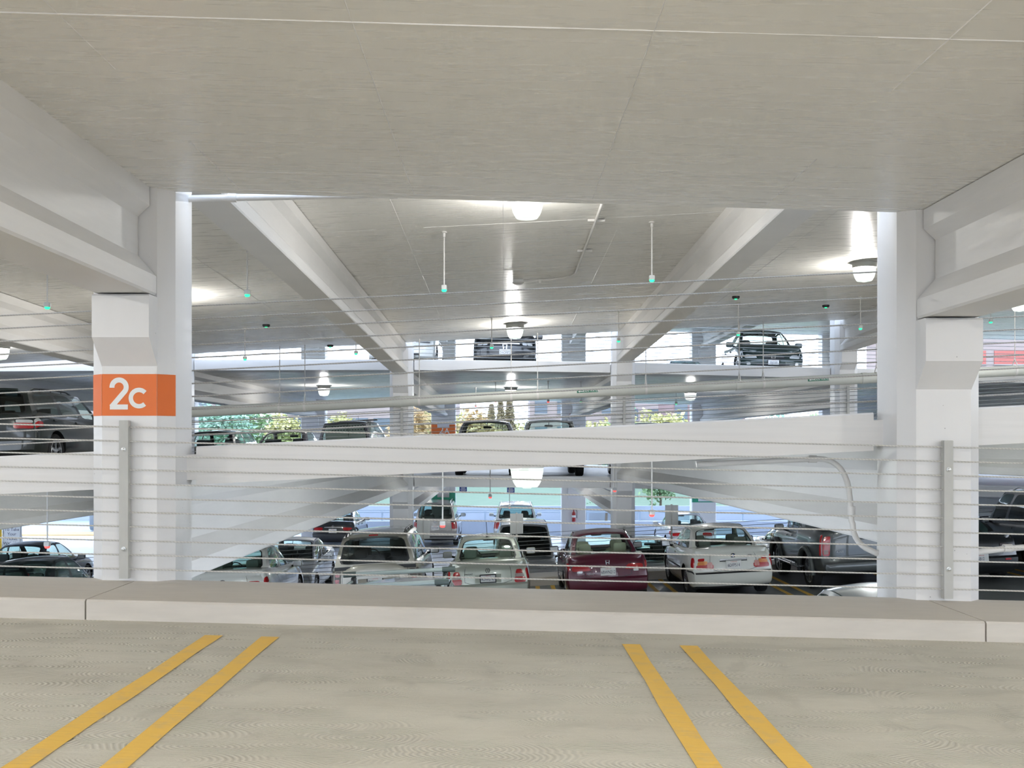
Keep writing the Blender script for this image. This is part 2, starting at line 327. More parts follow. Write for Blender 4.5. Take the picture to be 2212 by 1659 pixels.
slab('ceiling.002', 26.1, 44.35, lambda x, y: U3(x)+3.1, lambda x, y: U3(x)+2.9, 'ceiling over the upper far parking deck')

def stripe(xc, y0, y1, w, zf, parent, mat=YELLOW, close=None):
    b = MB(); n = 12
    vs = []
    for i in range(n+1):
        y = lerp(y0, y1, i/n)
        for sx in (-1, 1): vs.append((xc+sx*w/2+.004*math.sin(i*2.1+sx), y, zf(xc+sx*w/2, y)+.004))
    b.add(vs, [(2*i, 2*i+1, 2*i+3, 2*i+2) for i in range(n)], mat)
    return b
for k, xc in enumerate((-1.605, -1.292, .714, 1.035)):
    o = stripe(xc, .3, 5.76 if k < 2 else 5.80, .094, F1, floor1).build('parking_line', floor1, smooth=False)
lower = bpy.data.objects['floor.002']
for xc in (-6.6, -4.05, -1.52, 1.0, 3.58, 6.1, 8.7, 11.3):
    b = MB()
    for s in (-1, 1):
        q = stripe(xc+s*.18, 20.1, 24.9, .1, L2, lower); b.add(q.v, q.f, YELLOW)
    b.add([(xc+sx*.23, y, L2(xc, y)+.0045) for y in (20.02, 20.12) for sx in (-1, 1)], [(0, 1, 3, 2)], YELLOW)
    b.build('parking_line', lower, smooth=False)

GSEC = [(.14, 0), (.14, -.13), (.062, -.205), (.062, -.465), (.186, -.605), (.186, -.72), (.175, -.735)]
GPOLY = [(x, z) for x, z in GSEC]+[(-x, z) for x, z in GSEC[::-1]]
def girder(x, y0, y1, uf, label):
    b = MB(); b.loft([[(x+px, y0, uf(x, y0)+pz) for px, pz in GPOLY], [(x+px, y1, uf(x, y1)+pz) for px, pz in GPOLY]], EDGE)
    return tag(b.build('girder', smooth=False), label, 'beam', kind='structure')
side = ['far left', 'second from left', 'left', 'right', 'second from right', 'far right', 'outermost right']
for i, x in enumerate(COLX):
    if 1 <= i <= 4: girder(x, -11, 6.985, lambda x, y: CE1(x), f'white I-shaped concrete girder under the foreground ceiling, {side[i]} of the row')
    if i < 6:
        girder(x, 7.575, 25.5, CE2, f'white I-shaped concrete girder under the ceiling over the middle deck, {side[i]} of the row')
        girder(x, 7.575, 25.5, U2, f'white I-shaped concrete girder holding up the middle deck, {side[i]} of the row')
        girder(x, 26.1, 43.68, lambda x, y: U3(x)-.2, f'bluish white girder under the upper far deck, {side[i]} of the row')
        girder(x, 26.1, 43.68, lambda x, y: M3(x)-.2, f'bluish white girder under the far eye-level deck, {side[i]} of the row')
        girder(x, 26.1, 43.68, lambda x, y: U3(x)+2.9, f'pale girder above the upper far deck, {side[i]} of the row')

def column_mesh(w, d, ch, z0, z1):
    a, c = w/2, d/2
    poly = [(-a+ch, -c), (a-ch, -c), (a, -c+ch), (a, c-ch), (a-ch, c), (-a+ch, c), (-a, c-ch), (-a, -c+ch)]
    return MB().prism(poly, 'z', z0, z1, WHITE), poly
def corbel(par, x, yface, top, sgn, w=.376, h=.285, slope=.19, proj=.17):
    """sgn -1: sticks out towards the viewer"""
    y1 = yface+sgn*proj; b = MB()
    prof = [(yface-sgn*.02, top), (y1-sgn*.012, top), (y1, top-.012), (y1, top-h), (yface-sgn*.02, top-h-slope*1.05)]
    b.prism([(p[0], p[1]) for p in prof], 'x', -w/2+.0, w/2, WHITE)
    b.v = [(v[0], v[1]-par.location.y, v[2]-par.location.z) for v in b.v]
    return b.build('corbel', par, smooth=False)
ORD = ['first', 'second', 'third', 'fourth', 'fifth', 'sixth', 'seventh', 'eighth', 'ninth', 'tenth']+['%dth' % k for k in range(11, 30)]
for row, (yc, w, d, z0, z1) in enumerate(((7.28, .56, .56, -4.2, 3.3), (25.8, .56, .56, -5.0, 5.1), (44., 1.02, .6, -4.3, 5.2))):
    for i, x in enumerate(COLX):
        if row == 0 and i not in (1, 2, 3, 4): continue
        if row == 1 and i > 5: continue
        m, poly = column_mesh(w, d, .095 if row < 2 else .03, z0, z1)
        o = m.build('column', loc=(x, yc, 0), smooth=False)
        if row == 0: lab = {2: 'white chamfered concrete column with an orange 2C band and a steel cable post', 3: 'white chamfered concrete column without a coloured band, steel post bolted to its front', 1: 'white concrete column hidden off to one side of the 2C column', 4: 'white concrete column off beyond the plain foreground column'}[i]
        elif row == 1: lab = f'white column of the second row by the rain water pipe, {ORD[i]} of six from the left'
        else: lab = f'wide bluish column of the outer row against daylight, {ORD[i]} of seven from the left'
        tag(o, lab, 'column', kind='structure')
        if row == 0:
            corbel(o, x, 7.0, CE1(x)-.745, -1)
            corbel(o, x, 7.56, CE2(x, 7.6)-.745, 1); corbel(o, x, 7.56, U2(x, 7.6)-.745, 1)
        if row == 1:
            corbel(o, x, 25.52, CE2(x, 25.5)-.745, -1); corbel(o, x, 25.52, U2(x, 25.5)-.745, -1)
            corbel(o, x, 26.08, U3(x)-.945, 1); corbel(o, x, 26.08, M3(x)-.945, 1)
        if row == 2:
            for zz in (U3(x)-.945, M3(x)-.945, U3(x)+2.155): corbel(o, x, 43.7, zz, -1, w=.5)
        def band(za, zb, mat, name, lab2, full=False):
            b = MB(); k = [7, 0, 1, 2] if row < 2 else [7, 0, 1, 2]
            e = .0025
            for p, q in zip(k, k[1:]):
                P, Q = poly[p], poly[q]; nx, ny = Q[1]-P[1], -(Q[0]-P[0]); l = math.hypot(nx, ny); nx, ny = nx/l*e, ny/l*e
                b.add([(P[0]+nx, P[1]+ny, za), (Q[0]+nx, Q[1]+ny, za), (Q[0]+nx, Q[1]+ny, zb), (P[0]+nx, P[1]+ny, zb)], [(0, 1, 2, 3)], mat)
            return b, name, lab2
        if row == 0 and i == 2:
            b, n_, l_ = band(.184, .465, ORANGE, 'painted_band', 'orange band lettered 2C')
            # the figure 2 and the small-cap C, drawn as broad strokes
            def stroke(pts, wd, dd=.0045):
                L_, R_ = [], []
                for j, p in enumerate(pts):
                    a = Vector(pts[max(j-1, 0)]); c = Vector(pts[min(j+1, len(pts)-1)]); t = (c-a).normalized(); nn = Vector((-t.y, t.x))*wd/2
                    L_.append(Vector(p)+nn); R_.append(Vector(p)-nn)
                vs = [(q.x, -.28-dd, q.y) for pr in zip(L_, R_) for q in pr]
                b.add(vs, [(2*j, 2*j+1, 2*j+3, 2*j+2) for j in range(len(pts)-1)], LETTER)
            cx, r = -.069, .048; top = .425; zc = top-r-.0
            arc = [(cx+r*math.cos(math.radians(a)), zc+r*math.sin(math.radians(a))) for a in range(185, -36, -10)]
            stroke(arc+[(cx-.052, .243)], .034); stroke([(cx-.062, .243), (cx+.060, .243)], .034, .0052)
            cx2, r2 = .065, .055; zc2 = .303
            stroke([(cx2+r2*math.cos(math.radians(a)), zc2+r2*math.sin(math.radians(a))) for a in range(42, 319, 8)], .030)
            tag(b.build(n_, o, smooth=False), l_)
        if row == 2 and i == 2:
            b, n_, l_ = band(.30, .78, ORANGE, 'painted_band', 'orange band lettered 2A')
            b.text('2', .46, LETTER, (-.08, -.306, .53)); b.text('A', .33, LETTER, (.15, -.306, .49)); tag(b.build(n_, o, smooth=False), l_)
        if row == 2 and i in (2, 4):
            b, n_, l_ = band(-2.5, -2.05, simple('green_band_paint', (.03, .33, .20), .5), 'painted_band', 'green painted band'); tag(b.build(n_, o, smooth=False), l_)

# ledges along the deck edges; each cast piece between columns is one
def ledge(x0, x1, y0, y1, zf, zb, label, mat=CURB, name='curb'):
    b = MB(); n = max(2, int((x1-x0)/.6)); rings = []; r = .012
    for i in range(n+1):
        x = lerp(x0, x1, i/n); t = zf(x); bt = zb(x)
        rings.append([(x, y0, bt), (x, y0, t-r), (x, y0+r, t), (x, y1-r, t), (x, y1, t-r), (x, y1, bt)])
    b.loft(rings, mat)
    return tag(b.build(name, angle=30), label, 'curb', kind='structure')
LEDGES = [(-13.4, -7.98, 'beyond the 2C column, outer piece'), (-7.97, -2.485, 'left of the joint by the 2C column'), (-2.475, 2.86, 'between the two foreground columns'), (2.87, 8.4, 'right of the joint by the plain foreground column')]
for a, c, t in LEDGES:
    ledge(a, c, 6.16, 7.1, lambda x: F1(x)+.12, lambda x: F1(x)-.01, f'low wide concrete ledge at the deck edge {t}')
for a, c in zip(COLX, COLX[1:]):
    if a < 9 and a > -14:
        k = COLX.index(a)
        nm = side[k]
        ledge(a+.345, c-.345, 7.352, 8.2, lambda x: M2(x, 7.3)+.055, lambda x: M2(x, 7.3)-.215, f'white sloping spandrel beam along the middle deck edge, bay starting at the {nm} column', EDGE, 'spandrel_beam')
    if a < 14:
        ledge(a+.3, c-.3, 25.9, 26.8, lambda x: U3(x)+.05, lambda x: U3(x)-.215, f'pale edge beam of the upper far deck, bay {COLX.index(a)+1} from the left', EDGE, 'spandrel_beam')
        ledge(a+.3, c-.3, 25.95, 26.8, lambda x: M3(x)+.06, lambda x: M3(x)-.21, f'pale edge beam of the far eye-level deck, bay {COLX.index(a)+1} from the left', EDGE, 'spandrel_beam')
        ledge(a+.3, c-.3, 24.98, 25.9, lambda x: L2(x, 25)+.20, lambda x: L2(x, 25)-.02, f'low ledge at the far edge of the lower deck, bay {COLX.index(a)+1} from the left', CURB, 'curb')

# ------------------------------------------------------------------ wire-rope barriers
def barrier(label, y, zf, x0, x1, posts, py, n=11, first=.083, gap=.0952, r=.0054, post=True, rp=None):
    t = thing('cable_barrier', label, 'fence', (0, y, 0))
    for i in range(n):
        h = first+i*gap; b = MB(); m = 40; pts = []
        for k in range(m+1):
            x = lerp(x0, x1, k/m); pts.append((x, 0, zf(x)+h))
        b.tube(pts, r, rp or ROPE, 6, cap=True); b.build('cable', t)
    for x in posts:
        z = zf(x); b = MB(); w, th, zb, zt = .06, .05, z+.022, z+1.08
        b.prism([(-w/2, zb), (w/2, zb), (w/2, zt-.004), (w/2-.004, zt), (-w/2+.004, zt), (-w/2, zt-.004)], 'y', py-y-th/2, py-y+th/2, STEEL)
        b.v = [(v[0]+x, v[1], v[2]) for v in b.v]
        p = b.build('post', t, smooth=False)
        if y < 7:
            for hz in (.22, .885):
                q = MB(); q.lathe([(.016, 0), (.016, .004), (.010, .005), (.010, .014), (.004, .016)], BOLT, 10, 'y')
                q.v = [(v[0]+x, (py-y-th/2)-v[1], v[2]+z+hz) for v in q.v]; q.build('bolt', p)
    return t
barrier('wire rope barrier with flat steel posts across the front of the foreground columns', 6.955, lambda x: F1(x)+.12, -8.6, 8.8, (-2.535, 2.975), 6.955)
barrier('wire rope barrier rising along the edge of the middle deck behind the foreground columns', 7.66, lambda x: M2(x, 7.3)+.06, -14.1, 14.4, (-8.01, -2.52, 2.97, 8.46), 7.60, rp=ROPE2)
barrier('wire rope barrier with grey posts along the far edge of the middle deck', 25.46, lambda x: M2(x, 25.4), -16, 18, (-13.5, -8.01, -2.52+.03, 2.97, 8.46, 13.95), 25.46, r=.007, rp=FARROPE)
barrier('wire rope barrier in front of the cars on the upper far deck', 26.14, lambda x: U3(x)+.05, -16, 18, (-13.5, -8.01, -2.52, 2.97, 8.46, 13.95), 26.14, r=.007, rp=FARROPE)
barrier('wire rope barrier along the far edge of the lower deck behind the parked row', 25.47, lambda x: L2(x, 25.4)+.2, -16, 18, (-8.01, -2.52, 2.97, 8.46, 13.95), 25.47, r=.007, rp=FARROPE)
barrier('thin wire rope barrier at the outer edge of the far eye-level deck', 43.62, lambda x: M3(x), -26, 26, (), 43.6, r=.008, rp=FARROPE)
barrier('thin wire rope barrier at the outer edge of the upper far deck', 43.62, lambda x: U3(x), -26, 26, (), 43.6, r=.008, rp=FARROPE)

# ------------------------------------------------------------------ pipes
def pz(x): return 1.11+.0502*x
t = thing('rain_water_pipe', 'thick grey rain water pipe hung on rods across the middle of the view', 'pipe', (0, 24.75, 0))
b = MB(); b.tube([(x, 0, pz(x)) for x in [-15+k*1.0 for k in range(7, 32)]], .126, PIPE, 20)
for x in (-2.5, 3.05, 5.6, 8.6): b.tube([(x-.06, 0, pz(x-.06)), (x+.06, 0, pz(x+.06))], .137, PIPE, 20)
b.build('pipe', t)
for x in (-5.33, -4.73, -2.0, .19, .82, 3.4, 5.63, 6.2, 8.9, 12.2):
    z = pz(x); b = MB(); b.tube([(x-.025, 0, pz(x-.025)), (x+.025, 0, pz(x+.025))], .133, CONDUIT, 20)
    for s in (-1, 1): b.tube([(x, s*.125, z+.03), (x, s*.10, z+.16), (x, s*.03, z+.25), (x, 0, z+.27)], .012, CONDUIT, 6)
    b.tube([(x, 0, z+.25), (x, 0, CE2(x, 24.75)-.002)], .011, CONDUIT, 6); b.lathe([(.02, 0), (.02, .05)], CONDUIT, 8, c=(x, 0, z+.25))
    b.build('hanger', t)
for k, x in enumerate((2.0, 7.48)):
    b = MB(); z = pz(x); w, h = .50, .065
    def bend(px, pzv, rr): return (x+px, -math.cos(pzv/rr)*rr, z+.02+math.sin(pzv/rr)*rr+.0502*px)
    vs = [bend(px, q, .129) for px in (-w/2, w/2) for q in (-h/2, -h/4, 0, h/4, h/2)]
    b.add(vs, [(i, i+5, i+6, i+1) for i in range(4)], GREENTAG)
    tv, tf = text_mesh('RAIN WATER', .062, 'CENTER'); b.add([bend(px+.085, q, .1305) for px, q in tv], tf, LETTER)
    b.add([bend(-.23, 0, .1305), bend(-.18, .02, .1305), bend(-.18, .008, .1305), bend(-.09, .008, .1305), bend(-.09, -.008, .1305), bend(-.18, -.008, .1305), bend(-.18, -.02, .1305)], [(0, 6, 5, 4, 3, 2, 1)], LETTER)
    tag(b.build('pipe_label', t, smooth=False), 'green label with an arrow reading RAIN WATER')
def pipe(name, pts, r, mat, label, clamps=(), cat='pipe'):
    b = MB(); b.tube(pts, r, mat, 12)
    for p, d in clamps: b.tube([Vector(p)-Vector(d)*.03, Vector(p)+Vector(d)*.03], r*1.35, mat, 12)
    return tag(b.build(name), label, cat)
pipe('water_pipe', [(x, 7.40, 1.742+.0215*(x+2.25)) for x in (-2.24, -1.9, -1.5, -1.0, -.4, .2)], .024, CONDUIT, 'thin white pipe under the ceiling edge beside the 2C column', [((-1.93, 7.40, 1.749), (1, 0, .02)), ((-.78, 7.4, 1.774), (1, 0, .02))])
def arcpts(p0, pc, p1, n=8):
    p0, pc, p1 = Vector(p0), Vector(pc), Vector(p1)
    return [p0*(1-t)**2+pc*2*t*(1-t)+p1*t*t for t in [k/n for k in range(n+1)]]
y = 7.72
pipe('conduit', [(1.44, y+.02, -.16)]+[(1.9, y, -.138)]+arcpts((2.34, y, -.118), (2.56, y, -.115), (2.58, y, -.42))+[(2.59, y, -.58)]+arcpts((2.60, y, -.60), (2.60, y-.0, -.72), (2.64, y-.16, -.765), 6)+[(2.675, y-.29, -.79)], .021, CONDUIT, 'white bent conduit running down in front of the middle deck girder', [((2.59, y, -.5), (0, 0, 1)), ((2.3, y, -.12), (1, 0, 0))])
pipe('conduit', [(3.25, 7.5, -.82)]+arcpts((3.35, 7.45, -.79), (3.6, 7.45, -.755), (3.8, 7.45, -.745), 5)+[(5.2, 7.45, -.77)], .022, CONDUIT, 'white conduit beyond the plain foreground column over the black car', [((3.62, 7.45, -.755), (1, 0, 0))])
b = MB(); zc = lambda x, y: CE2(x, y)-.030
b.tube([(1.2, 8.6, zc(1.2, 8.6)), (1.19, 16.8, zc(1.19, 16.8))]+arcpts((1.19, 17.0, zc(1.19, 17.)), (1.19, 17.5, zc(1.19, 17.5)), (.75, 17.5, zc(.75, 17.5)), 6)[1:]+[(.3, 17.5, zc(.3, 17.5))], .02, CONDUIT, 10)
for yy in (13.4, 15.3): b.box((1.2, yy, zc(1.2, yy)+.004), (.22, .05, .03), CONDUIT)
b.box((.62, 17.5, zc(.6, 17.5)-.02), (.04, .05, .07), CONDUIT)
tag(b.build('conduit'), 'white conduit bending along the ceiling over the middle deck', 'pipe')
t = thing('ceiling_camera', 'small white ceiling box at the end of the bent ceiling conduit', 'camera', (.25, 17.5, CE2(.25, 17.5)))
MB().box((0, 0, -.03), (.17, .13, .05), SENSOR).build('box', t); MB().lathe([(.10, -.05), (.095, -.065), (.065, -.085), (.02, -.095)], SENSOR, 18).build('dome', t)

# ------------------------------------------------------------------ lamps
def lamp(x, y, zc, label, group=None, e=1):
    t = thing('ceiling_light', label, 'lamp', (x, y, zc), group=group)
    b = MB(); b.lathe([(.245, 0), (.245, -.018), (.215, -.026), (.205, -.03), (.195, -.105), (.19, -.11)], LENSTOP, 28); b.build('housing', t)
    b = MB(); b.lathe([(.188, -.105), (.186, -.15)], LENSDIM, 28, cap=False); b.lathe([(.186, -.15), (.176, -.21), (.158, -.27), (.135, -.312), (.128, -.32)], LENS, 28, cap=False)
    b.lathe([(.128, -.32), (.122, -.33), (.06, -.335), (.045, -.345), (.0, -.346)], LENSDIM, 28, cap=False)
    b.build('lens', t)
    ld = bpy.data.lights.new('lamp_bulb', 'POINT'); ld.energy = 195; ld.shadow_soft_size = .09; ld.color = (1., .985, .95)
    bo = bpy.data.objects.new('lamp_bulb', ld); C.objects.link(bo); bo.parent = t; bo.location = (0, 0, -.235)
    return t
l0 = lamp(.27, 11.8, CE2(.27, 11.8), 'large lit lamp cut by the foreground ceiling edge, nearest over the middle deck', 'ceiling lamps')
LOWBULB = bpy.data.lights['lamp_bulb'].copy(); LOWBULB.energy = 115; LOWBULB.color = (.95, 1., .98)
for x, y, zf, lab in [
    (.26, 22.9, CE2, 'lit lamp under the middle deck ceiling above the dark car front'),
    (6.09, 17.5, CE2, 'lit lamp half hidden by the plain foreground column'),
    (-5.5, 17.3, CE2, 'lamp hidden behind the 2C column throwing a glow on the ceiling'),
    (-10.62, 21.9, CE2, 'lit lamp at the extreme left above the dark green car'),
    (11.3, 22.7, CE2, 'lit lamp at the extreme right beyond the plain foreground column'),
    (11.3, 11.8, CE2, 'middle deck lamp out of view beyond the right edge'), (-10.6, 11.8, CE2, 'middle deck lamp out of view beyond the left edge'),
    (.27, 11.8, U2, 'large lit lamp hanging below the white spandrel beam over the parked row'),
    (-5.3, 17.3, U2, 'lower deck lamp hidden by the 2C column'), (5.9, 17.3, U2, 'lower deck lamp hidden behind the right girder'),
    (-10.6, 12.5, U2, 'lower deck lamp beyond the left edge'), (11.3, 12.5, U2, 'lower deck lamp beyond the right edge'), (.27, 22.9, U2, 'lower deck lamp beyond the first girder bay'),
    (-5.7, 33., lambda x, y: U3(x)-.2, 'lit lamp on the far deck beside a wide bluish column, above the grey van'),
    (.25, 33.5, lambda x, y: U3(x)-.2, 'lamp on the far deck partly covered by the rain water pipe'),
    (5.95, 33., lambda x, y: U3(x)-.2, 'lamp on the far deck behind the pipe below the light blue car'),
    (-5.7, 35., lambda x, y: M3(x)-.2, 'ground deck lamp behind the left girder'), (.25, 35.5, lambda x, y: M3(x)-.2, 'ground deck lamp behind the edge beam'), (5.9, 35, lambda x, y: M3(x)-.2, 'ground deck lamp behind the right girder'),
    (.26, 1.6, lambda x, y: CE1(x), 'lamp over the foreground stalls above the picture'),
    (-5.2, -3., lambda x, y: CE1(x), 'foreground bay lamp behind the viewer on the left'), (5.75, -3., lambda x, y: CE1(x), 'foreground bay lamp behind the viewer on the right'),
    (-5.4, 4.2, lambda x, y: CE1(x), 'foreground bay lamp out of view beyond the left girder'), (5.9, 4.2, lambda x, y: CE1(x), 'foreground bay lamp out of view beyond the right girder'),
    (.26, -7.5, lambda x, y: CE1(x), 'foreground bay lamp far behind the viewer')]:
    r_ = dup(l0, (x, y, zf(x, y)), lab, 'ceiling lamps')
    if zf is U2:                                                    # the lower deck runs dimmer lamps
        for c_ in r_.children:
            if c_.type == 'LIGHT': c_.data = LOWBULB

# ------------------------------------------------------------------ parking sensors on rods
def sensor(zc, zh, led, label, loc):
    t = thing('hanging_sensor', label, 'sensor', loc, group='parking guidance sensors')
    L_ = zc-zh
    b = MB(); b.tube([(0, 0, 0), (0, 0, -L_+.05)], .010, CONDUIT, 8); b.lathe([(.04, 0), (.04, -.012), (.016, -.02)], CONDUIT, 12); b.lathe([(.018, -.02), (.018, -.07), (.012, -.075)], CONDUIT, 10)
    b.build('rod', t)
    b = MB(); b.rbox((0, 0, -L_+.03), (.075, .075, .065), .2, SENSOR); b.build('casing', t)
    b = MB(); b.lathe([(.036, -L_), (.034, -L_-.012), (.024, -L_-.026), (.0, -L_-.03)], led, 14); tag(b.build('signal_lamp', t), 'green light' if led is GREENLED else 'red light')
    return t
SEN = [(-3.28, 13.3, 'green-lit sensor on a rod nearest the 2C column, middle deck'), (-.78, 13.7, 'green-lit sensor on a long rod left of the large top lamp'), (1.97, 13.75, 'green-lit sensor on a long rod right of the large top lamp'),
       (-5.93, 13.5, 'green-lit sensor hanging left of the 2C column under the girder'), (-5.35, 21.5, 'green-lit sensor low beside the 2C column above the strip of sky'), (-3.05, 21.5, 'small green-lit sensor at the left girder foot'),
       (-.24, 21.6, 'green-lit sensor in front of the dark car headlights'), (2.4, 21.6, 'green-lit sensor by the second row column right of the lamp'), (4.87, 21.5, 'green-lit sensor at the windscreen of the dark green car facing out'), (7.4, 21.5, 'green-lit sensor beside the plain foreground column on the middle deck'), (10.1, 21.5, 'green-lit sensor past the plain foreground column')]
for x, y, lab in SEN: sensor(CE2(x, y), M2(x, y)+2.08, GREENLED, lab, (x, y, CE2(x, y)))
for x, y, lab in [(-.8, 13.7, 'red-lit sensor on a rod over the beige suv'), (1.97, 13.75, 'red-lit sensor on a rod left of the white coupe-like sedan'), (-.27, 21.5, 'red-lit sensor between the silver suv roofs'), (2.32, 21.6, 'red-lit sensor in front of the lower second row column'), (-5.93, 13.5, 'red-lit sensor hanging over the dark sedan left of the 2C column')]:
    sensor(U2(x, y), M2(x, y)-1.03, REDLED, lab, (x, y, U2(x, y)))
for x, y, lab in [(-.22, 30, 'tiny dark sensor above the black suv on the far deck'), (1.3, 30, 'tiny dark sensor above the silver pickup on the far deck'), (-.9, 34, 'tiny dark sensor right of the orange 2A band'), (2.25, 30., 'tiny sensor right of the rain water label'), (5.0, 30, 'tiny sensor left of the bluish beam on the far deck'), (4.3, 34, 'tiny sensor above the green trees seen past the far deck')]:
    sensor(U3(x)-.2, M3(x)+2.1, GREENLED if x > 2 else REDLED, lab, (x, y, U3(x)-.2))
sensor(M3(.2)-.2, -2.05, REDLED, 'tiny red-lit sensor above the roof of the white-roofed suv', (.2, 33, M3(.2)-.2))
# flat ceiling detectors
def detector(x, y, zc, label):
    b = MB(); b.lathe([(.075, 0), (.075, -.03), (.06, -.05), (.0, -.052)], DARK, 16); b.lathe([(.03, -.05), (.022, -.065), (0, -.07)], GREENLED, 10)
    tag(b.build('ceiling_detector', loc=(x, y, zc)), label, 'detector', group='ceiling detectors')
for x, y, zf, lab in [(-4.75, 20.8, CE2, 'dark round detector on the ceiling left of the left girder'), (6.9, 22.2, CE2, 'dark round detector on the ceiling above the dark green car'), (4.55, 20.3, CE2, 'dark round detector beside the right girder'), (-4.1, 24.6, CE2, 'dark detector close to the left second row column')]:
    detector(x, y, zf(x, y)-.05, lab)
# ------------------------------------------------------------------ cars
TYRE = simple('tyre_rubber', (.014, .014, .015), .7)
ALLOY = simple('alloy_rim', (.50, .51, .53), .28, .9)
CHROME = simple('chrome', (.75, .76, .78), .12, 1.)
TRIM = simple('black_trim', (.015, .016, .017), .4)
CABIN = simple('dark_cabin', (.03, .032, .034), .8)
REDGLASS = simple('red_lamp_glass', (.46, .010, .014), .15, coat=.4)
AMBERGLASS = simple('amber_lamp_glass', (.75, .24, .03), .12, coat=1.)
CLEARGLASS = simple('clear_lamp_glass', (.72, .74, .74), .1, .25, coat=1.)
TAILCLEAR = simple('grey_lamp_glass', (.38, .30, .28), .25)
SMOKED = simple('smoked_lamp_glass', (.16, .14, .12), .3)
HEADGLASS = simple('headlamp_glass', (.70, .73, .76), .08, .25, coat=1.)
PLATE = simple('plate_white', (.82, .82, .80), .4)
PLATEINK = simple('plate_ink', (.03, .035, .09), .5)
PLATERED = simple('plate_red', (.6, .06, .05), .5)
GLASS = {'clear': glass('car_glass', (.84, .94, .89)), 'tint': glass('tinted_glass', (.07, .09, .085)), 'mid': glass('green_glass', (.60, .76, .70))}

def smooth(t): return t*t*(3-2*t)
SPECS = {
 'sedan': dict(L=4.55, W=1.76, H=1.44, gc=.19, top=[(0, .93), (.02, 1.0), (.05, 1.03), (.19, 1.02), (.32, .97), (.66, .93), (.72, .94), (.80, .88), (.90, .79), (.96, .70), (1, .58)],
    rear=[(0, .16), (.10, .03), (.2, .0), (.44, .0), (.50, .05), (.8, .075), (.95, .10), (1, .15)], front=[(0, .12), (.12, .0), (.45, .0), (.7, .05), (1, .22)],
    cab=(.21, .69), A=(.735, .92), a=(.545, .0), c=(.335, .0), Cc=(.175, 1.0), wr=.60, wb=.80, wins=((.05, .46), (.50, .90)), ro=1.0, wbse=2.65, r=.315),
 'suv': dict(L=4.7, W=1.93, H=1.78, gc=.24, top=[(0, 1.08), (.03, 1.13), (.1, 1.14), (.4, 1.10), (.70, 1.06), (.75, 1.07), (.85, 1.05), (.94, 1.0), (.975, .95), (1, .88)],
    rear=[(0, .12), (.12, .0), (.36, .0), (.42, .07), (.9, .09), (1, .11)], front=[(0, .12), (.14, .0), (.5, .0), (.8, .04), (1, .2)],
    cab=(.06, .72), A=(.765, 1.05), a=(.615, .0), c=(.075, .0), Cc=(.028, 1.10), wr=.65, wb=.86, wins=((.03, .28), (.31, .60), (.63, .955)), ro=1.0, wbse=2.75, r=.36),
 'pickup': dict(L=5.6, W=2.0, H=1.90, gc=.32, top=[(0, 1.12), (.01, 1.16), (.3, 1.17), (.40, 1.17), (.41, 1.13), (.66, 1.10), (.72, 1.12), (.85, 1.08), (.94, 1.0), (.97, .9), (1, .75)],
    rear=[(0, .05), (.16, -.07), (.28, -.07), (.31, .0), (1, .02)], front=[(0, .12), (.14, .0), (.5, .0), (.8, .04), (1, .2)],
    cab=(.42, .69), A=(.73, 1.10), a=(.625, .0), c=(.435, .0), Cc=(.405, 1.12), wr=.68, wb=.84, wins=((.06, .50), (.54, .93)), ro=1.25, wbse=3.4, r=.39),
 'wagon': dict(L=4.65, W=1.75, H=1.46, gc=.19, top=[(0, .92), (.03, .98), (.1, .99), (.4, .96), (.68, .93), (.73, .94), (.82, .87), (.92, .78), (.97, .68), (1, .56)],
    rear=[(0, .14), (.12, .0), (.42, .0), (.48, .05), (1, .09)], front=[(0, .12), (.12, .0), (.45, .0), (.7, .05), (1, .22)],
    cab=(.07, .68), A=(.74, .92), a=(.57, .0), c=(.13, .0), Cc=(.04, .97), wr=.60, wb=.81, wins=((.03, .30), (.33, .60), (.63, .95)), ro=.95, wbse=2.65, r=.315),
 'van': dict(L=4.9, W=1.9, H=1.80, gc=.2, top=[(0, 1.0), (.03, 1.05), (.5, 1.03), (.78, 1.0), (.82, 1.0), (.9, .92), (.96, .8), (1, .62)],
    rear=[(0, .12), (.12, .0), (.36, .0), (.42, .05), (1, .08)], front=[(0, .12), (.14, .0), (.5, .0), (.8, .06), (1, .22)],
    cab=(.06, .77), A=(.86, .98), a=(.66, .0), c=(.06, .0), Cc=(.02, 1.02), wr=.63, wb=.84, wins=((.04, .28), (.31, .62), (.65, .96)), ro=.95, wbse=2.9, r=.33),
}
